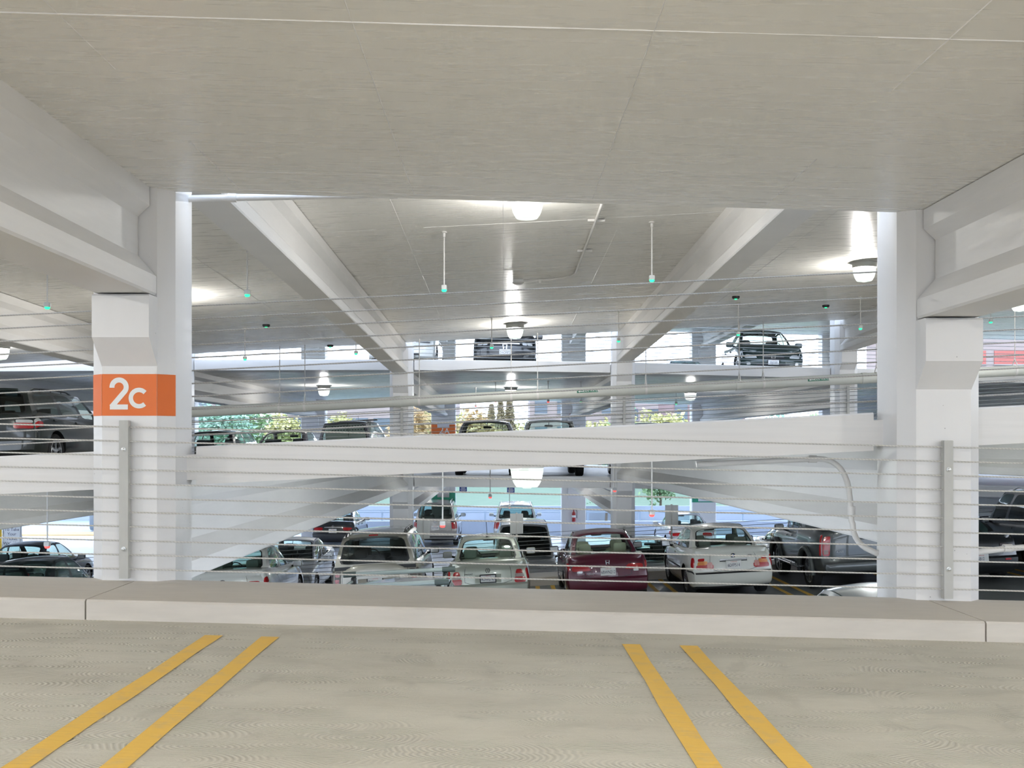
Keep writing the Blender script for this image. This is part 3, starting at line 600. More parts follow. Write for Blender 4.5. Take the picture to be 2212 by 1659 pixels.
class Car:
    def __init__(s, kind, paint, over=None, trim_body=None):
        s.k = dict(SPECS[kind]); s.k.update(over or {}); s.k['wbse'] = min(s.k['wbse'], s.k['L']-s.k['ro']-.86); s.kind = kind; s.paint = paint
        s.L, s.W, s.H = s.k['L'], s.k['W'], s.k['H']
    WP = [(0, .90), (.10, .965), (.22, .985), (.42, 1.0), (.62, .99), (.82, .965), (.92, .94), (1, .885)]
    def top(s, t): return interp(s.k['top'], t)
    def pos(s, u, t, w):
        k = s.k; L = s.L; e = abs(2*t-1); zt = s.top(t)+.035*(1-u*u)*(1 if (t > k['cab'][1] or t < k['cab'][0]) else 0)
        zb = k['gc']+.05*e**6; z = zb+w*(zt-zb)
        hw = s.W/2*interp(s.WP, w)*(1-.085*e**7)
        y = -L/2+t*L
        wt = e**8
        d = (interp(k['rear'], w) if t < .5 else interp(k['front'], w))+(.14 if t < .5 else .26)*abs(u)**3.2*(1 if t < .5 else 1)
        y += d*wt*(1 if t < .5 else -1)
        return Vector((u*hw, y, z))
    def body(s):
        k = s.k; us = [-1, -.97, -.9, -.78, -.55, -.28, 0]; us += [-u for u in us[-2::-1]]
        c0, c1 = k['cab']; ss = [0, .008, .025, .05, .09, .14, .2, .27, .34, .42, .5, .58, .66, .72, .78, .84, .9, .94, .97, .985, 1]
        dips = [(c0, c1, .5, CABIN)]
        if s.kind == 'pickup': dips.append((.015, .395, .62, s.paint))
        for a, b, _, _ in dips: ss += [a, a+.006, b-.006, b]
        ss = sorted(set(ss)); ss = [t for i, t in enumerate(ss) if i == 0 or t-ss[i-1] > .0035]
        ws = [0, .06, .14, .25, .36, .44, .5, .6, .72, .84, .92, .97, 1]
        nu, ns, nw = len(us)-1, len(ss)-1, len(ws)-1
        b = MB(); ids = {}; vs = []
        def vid(i, j, l):
            if (i, j, l) not in ids:
                p = s.pos(us[i], ss[j], ws[l])
                if l == nw:
                    for a, c, zf, _ in dips:
                        if a+.004 <= ss[j] <= c-.004 and abs(us[i]) < .93: p.z = zf
                ids[(i, j, l)] = len(vs); vs.append(p)
            return ids[(i, j, l)]
        fs, fm = [], []
        def F(q, m): fs.append(q); fm.append(m)
        for j in range(ns):
            for i in range(nu):
                m = s.paint; tm = (ss[j]+ss[j+1])/2
                for a, c, zf, mm in dips:
                    if a-.001 <= tm <= c+.001 and abs(us[i]+us[i+1])/2 < .95 : m = mm
                F((vid(i, j, nw), vid(i+1, j, nw), vid(i+1, j+1, nw), vid(i, j+1, nw)), m)
                F((vid(i, j, 0), vid(i, j+1, 0), vid(i+1, j+1, 0), vid(i+1, j, 0)), TRIM)
            for l in range(nw):
                m = s.paint if l > 0 else TRIM
                F((vid(0, j, l), vid(0, j, l+1), vid(0, j+1, l+1), vid(0, j+1, l)), m); F((vid(nu, j, l), vid(nu, j+1, l), vid(nu, j+1, l+1), vid(nu, j, l+1)), m)
        for i in range(nu):
            for l in range(nw):
                m = s.paint if l > 0 else TRIM
                F((vid(i, 0, l), vid(i+1, 0, l), vid(i+1, 0, l+1), vid(i, 0, l+1)), m); F((vid(i, ns, l), vid(i, ns, l+1), vid(i+1, ns, l+1), vid(i+1, ns, l)), m)
        for q, m in zip(fs, fm): b.f.append(q); b.m.append(b.mi(m))
        b.v = [tuple(v) for v in vs]
        # wheel arches
        body = b.build('body_tmp', smooth=True)
        cut = MB(); s.wy = (-s.L/2+k['ro'], -s.L/2+k['ro']+k['wbse']); R = k['r']*1.15
        for y in s.wy:
            for sx in (-1, 1):
                x0, x1 = sx*(s.W/2-.30), sx*(s.W/2+.2); prof = [(R, x0), (R, x1)] if sx > 0 else [(R, x1), (R, x0)]
                cut.lathe(prof, TRIM, 28, 'x', (0, y, k['r']+.01))
        cu = cut.build('cut_tmp', smooth=False)
        md = body.modifiers.new('b', 'BOOLEAN'); md.object = cu; md.operation = 'DIFFERENCE'; md.solver = 'EXACT'; md.material_mode = 'TRANSFER'
        bpy.context.view_layer.update(); dg = bpy.context.evaluated_depsgraph_get()
        me = bpy.data.meshes.new_from_object(body.evaluated_get(dg))
        out = MB()
        mats = [m for m in me.materials]; vv = [tuple(v.co) for v in me.vertices]
        out.v = vv
        for p in me.polygons: out.f.append(tuple(p.vertices)); out.m.append(out.mi(mats[p.material_index]))
        for o in (body, cu): m_ = o.data; bpy.data.objects.remove(o); bpy.data.meshes.remove(m_)
        bpy.data.meshes.remove(me)
        return out
    # greenhouse curves
    def setup_house(s):
        k = s.k; L, W, H = s.L, s.W, s.H
        Y = lambda t: -L/2+t*L
        wb, wr = W/2*k['wb']*1.06, W/2*k['wr']*1.06
        bf, br = .16, .09 if s.kind in ('sedan',) else .05
        zA, zC = k['A'][1], k['Cc'][1]
        def row(y, z, w, bow, crown): return lambda u: Vector((u*w, y+bow*(1-u*u), z+crown*(1-u*u)))
        s.F0 = row(Y(k['A'][0])-bf, zA-.015, wb*.965, bf, .02); s.F1 = row(Y(k['a'][0])-.07, H-.055, wr, .09, .045)
        s.R1 = row(Y(k['c'][0])+.03, H-.065, wr*.985, -.05, .045); s.R0 = row(Y(k['Cc'][0])+br, zC-.02, wb*.95, -br, .015)
        s.wind = lambda u, v: lerp(s.F0(u), s.F1(u), v)+Vector((0, .03*math.sin(PI*v), .03*math.sin(PI*v)))*(1-u*u*.0)
        s.back = lambda u, v: lerp(s.R0(u), s.R1(u), v)+Vector((0, -.025*math.sin(PI*v), .025*math.sin(PI*v)))
        s.roof = lambda u, v: lerp(s.F1(u), s.R1(u), v)+Vector((0, 0, .035*math.sin(PI*v)))
        def sidefn(sx):
            def f(t, v):
                a = lerp(s.F0(sx), s.R0(sx), t); b = lerp(s.F1(sx), s.R1(sx), t); b.z += .035*math.sin(PI*t)
                e0 = s.wind(sx, v); e1 = s.back(sx, v)
                p = lerp(a, b, v)
                # match the pillar edges, then bulge outwards
                d0 = e0-lerp(s.F0(sx), s.F1(sx), v); d1 = e1-lerp(s.R0(sx), s.R1(sx), v)
                p += lerp(d0, d1, t); p.x += sx*.05*math.sin(PI*(.15+.7*v))*math.sin(PI*t)**.5 if 0 < t < 1 else 0
                return p
            return f
        s.sl, s.sr = sidefn(-1), sidefn(1)
    def window(s, b, fn, cell, hole, parent, name, gl, n=6, flip=False, sq=8):
        a0, a1, b0, b1 = cell; h0, h1, g0, g1 = hole
        per = [(-1+2*i/n, -1) for i in range(n)]+[(1, -1+2*i/n) for i in range(n)]+[(1-2*i/n, 1) for i in range(n)]+[(-1, 1-2*i/n) for i in range(n)]
        def O(p): return fn(lerp(a0, a1, (p[0]+1)/2), lerp(b0, b1, (p[1]+1)/2))
        def H_(p, m):
            q = (abs(p[0])**sq+abs(p[1])**sq)**(-1/sq); x, y = p[0]*q*m, p[1]*q*m
            return fn(lerp(h0, h1, (x+1)/2), lerp(g0, g1, (y+1)/2))
        m = len(per); l0 = [O(p) for p in per]; l1 = [H_(p, 1) for p in per]; l2 = [H_(p, .955) for p in per]
        q = [(i, (i+1) % m, m+(i+1) % m, m+i) for i in range(m)]
        b.add(l0+l1, q, s.paint); b.add(l1+l2, q, TRIM)
        g = MB(); l3 = [H_(p, .66) for p in per]; l4 = [H_(p, .33) for p in per]
        g.add(l2+l3, q, gl); g.add(l3+l4, q, gl); g.add(l4+[H_((0, 1e-9), 0)], [(i, (i+1) % m, m) for i in range(m)], gl)
        return g.build(name, parent)
    def house(s, b, t, gf='clear', gs='clear', gb='clear'):
        k = s.k; s.setup_house()
        s.window(b, s.wind, (-1, 1, 0, 1), (-.94, .94, .03, .94), t, 'windshield', GLASS[gf], 8, sq=14)
        s.window(b, s.back, (-1, 1, 0, 1), (-.90, .90, .06, .90), t, 'rear_window', GLASS[gb], 8, sq=10)
        for fn in (s.sl, s.sr):
            ed = [0]+[(p[1]+q[0])/2 for p, q in zip(k['wins'], k['wins'][1:])]+[1]
            for i, (f0, f1) in enumerate(k['wins']):
                s.window(b, fn, (ed[i], ed[i+1], 0, 1), (f0, f1, .03, .90), t, 'side_window', GLASS[gs if i > 0 else gf], 6, sq=7)
        N_ = 10; M_ = 8
        vs = [s.roof(-1+2*i/N_, j/M_) for j in range(M_+1) for i in range(N_+1)]
        b.add(vs, [(j*(N_+1)+i, j*(N_+1)+i+1, (j+1)*(N_+1)+i+1, (j+1)*(N_+1)+i) for j in range(M_) for i in range(N_)], s.paint)
        # skirt closing the gap between windows and body
        for fn, rng in ((s.wind, 8), (s.back, 8)):
            vs = [fn(-1+2*i/rng, 0) for i in range(rng+1)]; b.add(vs+[v-Vector((0, 0, .07)) for v in vs], [(i, i+1, rng+2+i, rng+1+i) for i in range(rng)], TRIM)
        for fn in (s.sl, s.sr):
            vs = [fn(i/8, 0) for i in range(9)]; b.add(vs+[v-Vector((0, 0, .07)) for v in vs], [(i, i+1, 10+i, 9+i) for i in range(8)], TRIM)
    def face(s, f):
        if f == 'rear': return lambda a, c: s.pos(a, 0, c)
        if f == 'front': return lambda a, c: s.pos(a, 1, c)
        if f == 'left': return lambda a, c: s.pos(-1, a, c)
        if f == 'right': return lambda a, c: s.pos(1, a, c)
        if f == 'top': return lambda a, c: s.pos(a, c, 1)
        return {'wind': s.wind, 'back': s.back, 'roof': s.roof, 'sl': s.sl, 'sr': s.sr}[f]
    def panel(s, b, f, quad, mat, off=.008, nu=6, nv=4, rnd=0):
        """quad: four (a,c) corners; a raised patch that follows the body"""
        fn = s.face(f); out = {'rear': Vector((0, -1, 0)), 'front': Vector((0, 1, 0)), 'left': Vector((-1, 0, 0)), 'right': Vector((1, 0, 0)), 'top': Vector((0, 0, 1)), 'roof': Vector((0, 0, 1)), 'back': Vector((0, -.9, .4)), 'wind': Vector((0, .7, .7)), 'sl': Vector((-1, 0, .2)), 'sr': Vector((1, 0, .2))}[f]
        P = []
        for j in range(nv+1):
            for i in range(nu+1):
                x, y = 2*i/nu-1, 2*j/nv-1
                if rnd:
                    q = max(abs(x), abs(y))/max(1e-9, (abs(x)**rnd+abs(y)**rnd)**(1/rnd)); x, y = x*q, y*q
                u, v = (x+1)/2, (y+1)/2
                a = lerp(lerp(quad[0][0], quad[1][0], u), lerp(quad[3][0], quad[2][0], u), v); c = lerp(lerp(quad[0][1], quad[1][1], u), lerp(quad[3][1], quad[2][1], u), v)
                P.append(fn(a, c))
        n = nu+1
        top = [p+out*off for p in P]; fs = [(j*n+i, j*n+i+1, (j+1)*n+i+1, (j+1)*n+i) for j in range(nv) for i in range(nu)]
        b.add(top, fs, mat)
        loop = list(range(n))+[j*n+nu for j in range(1, nv+1)]+[nv*n+i for i in range(nu-1, -1, -1)]+[j*n for j in range(nv-1, 0, -1)]
        m = len(loop); b.add([top[i] for i in loop]+[P[i]-out*.02 for i in loop], [(i, (i+1) % m, m+(i+1) % m, m+i) for i in range(m)], mat)
    def line(s, b, f, pts, w=.006, mat=None, off=.0015):
        fn = s.face(f)
        for (a0, c0), (a1, c1) in zip(pts, pts[1:]):
            n = 6; vs = []
            for i in range(n+1):
                p = fn(lerp(a0, a1, i/n), lerp(c0, c1, i/n)); d = (fn(a1, c1)-fn(a0, c0)).normalized()
                out = {'rear': Vector((0, -1, 0)), 'front': Vector((0, 1, 0)), 'left': Vector((-1, 0, 0)), 'right': Vector((1, 0, 0)), 'top': Vector((0, 0, 1))}[f]
                sd = d.cross(out).normalized()*w/2; vs += [p+out*off+sd, p+out*off-sd]
            b.add(vs, [(2*i, 2*i+1, 2*i+3, 2*i+2) for i in range(n)], mat or TRIM)
def ring2d(rx, rz, w, n=24, c=(0, 0)):
    vs = []; 
    for k in range(n):
        a = 2*PI*k/n
        vs += [(c[0]+math.cos(a)*rx, c[1]+math.sin(a)*rz), (c[0]+math.cos(a)*(rx-w), c[1]+math.sin(a)*(rz-w))]
    return vs, [(2*k, (2*k+2) % (2*n), (2*k+3) % (2*n), 2*k+1) for k in range(n)]
def emblem(kind, r=.05):
    b = MB()
    def put(vs, fs, mat, d=-.004): b.add([(x, d, z) for x, z in vs], fs, mat)
    def bar(p, q, w, mat=CHROME, d=-.005):
        p, q = Vector(p), Vector(q); t = (q-p).normalized(); n = Vector((-t.y, t.x))*w/2
        put([tuple(p+n), tuple(p-n), tuple(q-n), tuple(q+n)], [(0, 1, 2, 3)], mat, d)
    if kind == 'ovals':
        put(*ring2d(r*1.25, r*.85, r*.16), TRIM); put(*ring2d(r*.40, r*.75, r*.13), TRIM, -.005); put(*ring2d(r*.95, r*.36, r*.13, c=(0, r*.35)), TRIM, -.006)
    elif kind == 'letter':
        bar((-r*.5, -r*.7), (-r*.68, r*.7), r*.26); bar((r*.5, -r*.7), (r*.68, r*.7), r*.26); bar((-r*.55, 0), (r*.55, 0), r*.24)
        sq = [(-r*.85, r*.95), (r*.85, r*.95), (r*.65, -r*.95), (-r*.65, -r*.95)]
        for p, q in zip(sq, sq[1:]+sq[:1]): bar(p, q, r*.10)
    elif kind == 'roundel':
        put([(math.cos(a*PI/12)*r*.62, math.sin(a*PI/12)*r*.62) for a in range(24)], [tuple(range(24))], LETTER, -.003)
        put(*ring2d(r, r, r*.4), TRIM)
        for q in (0, 2):
            put([(0, 0)]+[(math.cos((q*6+a)*PI/12)*r*.6, math.sin((q*6+a)*PI/12)*r*.6) for a in range(7)], [tuple(range(8))], simple('emblem_blue', (.02, .12, .45), .3), -.005)
    elif kind == 'ringvw':
        put(*ring2d(r, r, r*.14), TRIM); 
        for p, q in (((-.45, .8), (0, .15)), ((.45, .8), (0, .15)), ((-.85, .4), (-.4, -.8)), ((.85, .4), (.4, -.8)), ((-.4, -.8), (0, -.05)), ((.4, -.8), (0, -.05))): bar((p[0]*r, p[1]*r), (q[0]*r, q[1]*r), r*.16, TRIM)
    elif kind == 'star':
        put(*ring2d(r, r, r*.12), CHROME)
        for a in (90, 210, 330): bar((0, 0), (math.cos(math.radians(a))*r*.9, math.sin(math.radians(a))*r*.9), r*.18)
    else:
        put(*ring2d(r*1.3, r*.6, r*.5), CHROME)
    return b
def wheel(par, x, y, r, sx, rim=ALLOY, spokes=6):
    b = MB(); w = .21
    b.lathe([(r*.66, -w/2+.02), (r*.90, -w/2), (r*.985, -w/2+.03), (r, 0), (r*.985, w/2-.03), (r*.90, w/2), (r*.66, w/2-.02), (r*.62, w/2-.05), (r*.62, -w/2+.05)], TYRE, 28, 'x', cap=False)
    b.add([(w/2-.09*1, r*.66*math.cos(a*PI/14), r*.66*math.sin(a*PI/14)) for a in range(28)], [tuple(range(28))], TRIM)
    b.add([(-w/2+.05, r*.66*math.cos(a*PI/14), r*.66*math.sin(a*PI/14)) for a in range(28)], [tuple(range(28))], TRIM)
    if sx < 0: b.v = [(-v[0], v[1], v[2]) for v in b.v]
    o = b.build('wheel', par, (x, y, r)); xo = sx*(w/2-.025)
    q = MB(); q.lathe([(r*.70, w/2-.022), (r*.68, w/2-.012), (r*.61, w/2-.018), (r*.60, w/2-.07)], rim, 28, 'x', cap=False)
    q.lathe([(r*.20, w/2-.06), (r*.19, w/2-.03), (r*.13, w/2-.022), (0.001, w/2-.02)], rim, 14, 'x', cap=False)
    for i in range(spokes):
        a = 2*PI*i/spokes; R_ = Matrix.Rotation(a, 3, 'X')
        vs = [R_ @ Vector(p) for p in ((w/2-.03, -r*.085, r*.14), (w/2-.03, r*.085, r*.14), (w/2-.02, r*.06, r*.64), (w/2-.02, -r*.06, r*.64), (w/2-.06, -r*.085, r*.14), (w/2-.06, r*.085, r*.14), (w/2-.06, r*.06, r*.64), (w/2-.06, -r*.06, r*.64))]
        q.add(vs, [(0, 1, 2, 3), (0, 3, 7, 4), (1, 5, 6, 2), (4, 7, 6, 5)], rim)
    if sx < 0: q.v = [(-v[0], v[1], v[2]) for v in q.v]
    q.build('rim', o)
PLATES = {}
def plate(par, c, txt, sgn, frame=False, tilt=0, red='California'):
    b = MB(); b.box((0, 0, 0), (.31, .012, .16), PLATE)
    if frame:
        for p, d in (((0, 0, .078), (.33, .02, .022)), ((0, 0, -.078), (.33, .02, .022)), ((-.158, 0, 0), (.02, .02, .17)), ((.158, 0, 0), (.02, .02, .17))): b.box(p, d, TRIM)
    if txt: b.text(txt, .092, PLATEINK, (0, sgn*.0075, -.014), X=(-sgn*.72, 0, 0))
    if red: b.text(red, .032, PLATERED, (0, sgn*.0075, .058), X=(-sgn, 0, 0))
    o = b.build('license_plate', par, c, smooth=False); o.rotation_euler = (tilt, 0, 0); return o
def make_car(name, label, kind, paint, x, y, zf, heading=0, over=None, glass_=('clear', 'clear', 'clear'), tails=None, heads=None, plate_r=None, plate_f=None, pw=.62, emb=None, embw=.80, seat=(.05, .05, .05),
             lines=True, rails=None, mirrors=True, mirror_mat=None, rim=ALLOY, spokes=6, handles=True, strip=None, extra=None, cat=None, seats=True, framed=False, platedy=0, redtxt='California', yaw=0, trim_low=None):
    """x, y: centre of the car; heading 0 looks into the building, 180 towards the viewer"""
    t = thing(name, label, cat or {'pickup_truck': 'pickup', 'station_wagon': 'car', 'sedan': 'car'}.get(name, name))
    c = Car(kind, paint, over); k = c.k
    b = c.body(); c.house(b, t, *glass_)
    if lines:
        for sd in ('left', 'right'):
            tf, tr = k['cab'][1]+.005, (c.wy[0]+c.L/2+k['r'])/c.L+.02
            mid = lerp(tf, k['cab'][0], .50)
            for t0 in (tf, mid): c.line(b, sd, [(t0, .97), (t0-.004, .2)], .007)
            c.line(b, sd, [(lerp(mid, k['cab'][0], .85), .97), (max(tr, lerp(mid, k['cab'][0], .8)), .55)], .007)
            c.line(b, sd, [(tf, .18), (tr, .16)], .008)
            if handles:
                for t0 in (mid+.03, mid-.20 if kind != 'pickup' else mid-.07):
                    if kind == 'pickup' and t0 < .43: continue
                    c.panel(b, sd, ((t0, .82), (t0+.045, .82), (t0+.045, .86), (t0, .86)), paint, .03, 3, 2)
        if kind == 'sedan': c.line(b, 'rear', [(-.62, .985), (-.60, .56), (-.40, .50), (.40, .50), (.60, .56), (.62, .985)], .007)
        else: c.line(b, 'rear', [(-.80, .99), (-.78, .45), (.78, .45), (.80, .99)], .007)
        c.line(b, 'front', [(-.7, .93), (.7, .93)], .008)
    if strip:
        for f, q in strip: c.panel(b, f, q[0], q[1], q[2] if len(q) > 2 else .012, 10, 2)
    if extra: extra(c, b, t)
    b.build('body', t, angle=38)
    for y_ in c.wy:
        for sx in (-1, 1): wheel(t, sx*(c.W/2-.125), y_, k['r'], sx, rim, spokes)
    if tails:
        for sx in (-1, 1):
            m = MB()
            for f, q, mat in tails:
                ff = f if f != 'side' else ('left' if sx < 0 else 'right')
                qq = [(p[0]*sx, p[1]) for p in q] if f in ('rear', 'back') else q
                c.panel(m, ff, qq, mat, .012, 5, 4, 6)
            m.build('tail_light', t)
    if heads:
        for sx in (-1, 1):
            m = MB()
            for f, q, mat in heads:
                ff = f if f != 'side' else ('left' if sx < 0 else 'right')
                qq = [(p[0]*sx, p[1]) for p in q] if f == 'front' else q
                c.panel(m, ff, qq, mat, .012, 5, 4, 5)
            m.build('headlight', t)
    if plate_r is not None:
        p = c.pos(0, 0, pw); plate(t, (0, p.y-.014+platedy, p.z), plate_r, -1, framed, red=redtxt)
    if plate_f is not None:
        p = c.pos(0, 1, .36); plate(t, (0, p.y+.016, p.z), plate_f, 1, framed, red=redtxt)
    if emb:
        p = c.pos(0, 0, embw); e = emblem(emb); o = e.build('emblem', t, (0, p.y-.004, p.z), smooth=False)
        if heads:
            p = c.pos(0, 1, .60); e = emblem(emb, .075); e.v = [(-v[0], -v[1], v[2]) for v in e.v]; e.build('emblem', t, (0, p.y+.006, p.z), smooth=False)
    if mirrors:
        for sx in (-1, 1):
            p = c.F0(sx); m = MB(); m.rbox((sx*(c.W/2+.085), p.y-.22, p.z+.06), (.21, .10, .145), .2, mirror_mat or paint); m.tube([(sx*c.W/2*.9, p.y-.20, p.z-.01), (sx*(c.W/2+.04), p.y-.215, p.z+.03)], .025, TRIM, 8)
            m.add([(sx*(c.W/2+.085)+dx*.085, p.y-.272, p.z+.06+dz*.052) for dx, dz in ((-1, -1), (1, -1), (1, 1), (-1, 1))], [(0, 1, 2, 3)], HEADGLASS)
            m.build('side_mirror', t)
    if seats:
        sm = simple('seat_%02d%02d%02d' % tuple(int(v*99) for v in seat), seat, .75); Y = lambda f: -c.L/2+f*c.L
        c0, c1 = k['cab']; yf = Y(lerp(c1, c0, .52)) if kind != 'pickup' else Y(lerp(c1, c0, .6))
        rows = [(yf, (-.37, .37), .50)]
        if kind != 'pickup': rows.append((Y(lerp(c1, c0, .86 if kind == 'sedan' else .72)), (-.38, .38), .56))
        for ys, xs, wd in rows:
            for xx in xs:
                m = MB(); m.rbox((xx, ys, c.H*.50), (wd, .16, .62), .2, sm, rot=Matrix.Rotation(.16, 3, 'X')); m.rbox((xx, ys+.30, c.H*.27), (wd, .5, .14), .2, sm)
                m.rbox((xx, ys-.07, c.H*.765 if kind in ('sedan', 'wagon') else c.H*.735), (.27, .10, .19), .25, sm); m.tube([(xx-.05, ys-.06, c.H*.64), (xx-.05, ys-.07, c.H*.73)], .008, CHROME, 6); m.tube([(xx+.05, ys-.06, c.H*.64), (xx+.05, ys-.07, c.H*.73)], .008, CHROME, 6)
                m.build('seat', t)
        p = c.F1(0); m = MB(); m.rbox((0, p.y+.10, c.H-.155), (.24, .04, .065), .2, DARK); m.tube([(0, p.y+.1, c.H-.14), (0, p.y+.04, c.H-.03)], .008, DARK, 6); m.build('rear_view_mirror', t)
        m = MB(); a = c.F0(0); m.rbox((0, a.y-.42, a.z-.06), (c.W*.74, .42, .10), .15, CABIN)
        m.lathe([(.19, -.012), (.20, 0), (.19, .012), (.175, 0), (.19, -.012)], DARK, 20, 'y', (-.37, a.y-.62, a.z-.03), cap=False); m.build('dashboard', t)
    if rails:
        for sx in (-1, 1):
            m = MB(); pts = []
            for i in range(9):
                v = lerp(.12, .94, i/8); p = c.roof(sx*.93, v); pts.append((p.x, p.y, p.z+(.055 if 0 < i < 8 else .0)))
            m.tube(pts, .017, rails, 8)
            for i in (2, 4, 6): m.tube([pts[i], (pts[i][0], pts[i][1], pts[i][2]-.06)], .014, rails, 6)
            m.build('roof_rail', t)
    # stand it on its deck
    e = .5; zx = (zf(x+e, y)-zf(x-e, y))/(2*e); zy = (zf(x, y+e)-zf(x, y-e))/(2*e)
    up = Vector((-zx, -zy, 1)).normalized(); f = Vector((math.sin(math.radians(-heading+yaw)), math.cos(math.radians(heading-yaw)), 0)); f = (f-up*f.dot(up)).normalized(); r = f.cross(up)
    mt = Matrix((r, f, up)).transposed(); t.rotation_euler = mt.to_euler(); t.location = (x, y, zf(x, y)+.002)
    t.rotation_mode = 'XYZ'
    t['_car'] = 0; del t['_car']
    return t, c

P_ = dict(white=carpaint('white_car_paint', (.74, .75, .72), 0., .3), beige=carpaint('beige_car_paint', (.40, .375, .31), .35), green=carpaint('pale_silver_green_paint', (.50, .53, .455), .35),
          red=carpaint('burgundy_car_paint', (.10, .008, .026), .15), cream=carpaint('off_white_car_paint', (.73, .735, .68), 0.), grey=carpaint('grey_car_paint', (.085, .095, .098), .35), silver=carpaint('silver_car_paint', (.55, .58, .60), .55),
          black=carpaint('black_car_paint', (.010, .012, .014), .1), dgreen=carpaint('dark_green_car_paint', (.012, .03, .027), .3), navy=carpaint('navy_car_paint', (.015, .022, .035), .3), taupe=carpaint('grey_beige_paint', (.44, .42, .39), .3),
          blue=carpaint('light_blue_car_paint', (.30, .43, .55), .45), plum=carpaint('plum_silver_paint', (.30, .27, .34), .45), whitesilver=carpaint('white_silver_paint', (.66, .70, .76), .3), greysuv=carpaint('smoke_grey_paint', (.20, .21, .24), .4))
def Q(a0, a1, c0, c1, sk=0, sk2=None): return ((a0, c0), (a1, c0), (a1+(sk if sk2 is None else sk2), c1), (a0+sk, c1))
TL = [('rear', Q(.80, .98, .55, .88), REDGLASS), ('side', ((0, .55), (.03, .55), (.03, .88), (0, .88)), REDGLASS)]
# --- the row on the lower deck, tails towards the viewer
Y0 = 21.1
make_car('sedan', 'white sedan half hidden below the left girder, red and amber tail lights', 'sedan', P_['white'], -5.68, Y0+2.15, L2, over=dict(L=4.3, W=1.84, H=1.52, top=[(0, 1.0), (.02, 1.08), (.05, 1.11), (.19, 1.10), (.32, 1.03), (.66, .97), (.72, .96), (.80, .90), (.90, .80), (.96, .70), (1, .58)], Cc=(.175, 1.08)), plate_r='', pw=.45, emb='ovals', embw=.86, glass_=('mid', 'mid', 'mid'), seat=(.18, .18, .17),
   tails=[('rear', Q(.56, .90, .66, .86, .08, .02), REDGLASS), ('rear', Q(.70, .80, .70, .80), AMBERGLASS), ('rear', Q(.58, .68, .66, .74), CLEARGLASS), ('side', ((.0, .68), (.075, .72), (.065, .84), (.0, .86)), REDGLASS)],
   strip=[('rear', (Q(-.34, .34, .70, .735), CHROME, .014))])
def pilot(c, b, t):
    c.panel(b, 'rear', Q(-.58, .58, .66, .78), P_['beige'], .03, 8, 2); 
    for sx in (-1, 1): c.panel(b, 'rear', Q(sx*.42, sx*.56, .56, .74), CLEARGLASS, .012, 3, 3)
    c.panel(b, 'rear', Q(-.40, .40, .50, .66), simple('plate_recess_shade', (.35, .32, .26), .5), .006, 4, 2)  # shade of the plate recess put in as a darker patch of body colour
    m = MB(); c.panel(m, 'back', Q(-.75, .75, .88, .99), P_['beige'], .10, 8, 2); m.build('spoiler', t)
    m = MB(); c.panel(m, 'back', Q(-.14, .14, .895, .935), REDGLASS, .11, 4, 1); m.build('brake_light', t)
make_car('suv', 'beige suv with dark rear glass and roof rails, plate 5VNA242', 'suv', P_['beige'], -2.57, Y0+2.125, L2, over=dict(H=1.73, W=1.92, L=4.25), plate_r='5VNA242', pw=.585, framed=True, emb='letter', embw=.73, glass_=('clear', 'tint', 'tint'), rails=TRIM,
   tails=[('rear', Q(.83, .99, .52, .88, .0), SMOKED), ('rear', Q(.86, .97, .57, .68), REDGLASS), ('rear', Q(.86, .97, .74, .83), REDGLASS), ('side', ((0, .54), (.035, .56), (.03, .86), (0, .88)), SMOKED)], extra=pilot, mirror_mat=P_['dgreen'])
def aerial(c, b, t):
    m = MB(); p = c.roof(0, .93); m.rbox((0, p.y, p.z+.02), (.05, .12, .04), .2, TRIM); m.tube([(0, p.y, p.z+.03), (0, p.y-.12, p.z+.36)], .006, TRIM, 6); m.build('aerial', t)
def passat(c, b, t):
    aerial(c, b, t); b.text('PASSAT', .05, TRIM, c.pos(-.50, 0, .78)+Vector((0, -.012, 0))); c.panel(b, 'rear', Q(-.34, .34, .53, .76), simple('passat_recess_shade', (.40, .43, .36), .4), .004, 4, 2)  # the darker panel paints in the shade of the plate recess
make_car('sedan', 'pale greenish silver sedan with roof aerial between the beige suv and the burgundy sedan', 'sedan', P_['green'], -.27, Y0+2.15, L2, over=dict(H=1.46, W=1.75, L=4.3), plate_r='4UWE747', pw=.64, framed=True, emb='ringvw', embw=.86, glass_=('clear', 'clear', 'mid'), seat=(.33, .32, .27), extra=passat,
   tails=[('rear', Q(.68, .97, .50, .66, .0, .0), REDGLASS), ('rear', Q(.70, .95, .66, .76, .02, -.02), TAILCLEAR), ('rear', Q(.72, .93, .76, .88, .06, -.02), REDGLASS), ('side', ((0, .52), (.05, .54), (.04, .80), (0, .86)), REDGLASS)],
   strip=[('rear', (Q(-.92, .92, .33, .36), P_['green'], .022))])
def civic(c, b, t): b.text('CIVIC', .045, CHROME, c.pos(-.44, 0, .60)+Vector((0, -.012, 0)))
make_car('sedan', 'burgundy sedan with beige seats, in the centre of the parked row', 'sedan', P_['red'], 2.18, Y0+2.15, L2, over=dict(H=1.435, W=1.75, L=4.3), plate_r='6BWN212', pw=.655, emb='letter', embw=.90, glass_=('clear', 'clear', 'clear'), seat=(.48, .46, .33), extra=civic, mirror_mat=P_['navy'],
   tails=[('rear', Q(.42, .93, .70, .86, .12, .02), REDGLASS), ('rear', Q(.66, .80, .645, .71), CLEARGLASS), ('side', ((0, .70), (.06, .76), (.05, .84), (0, .86)), REDGLASS)])
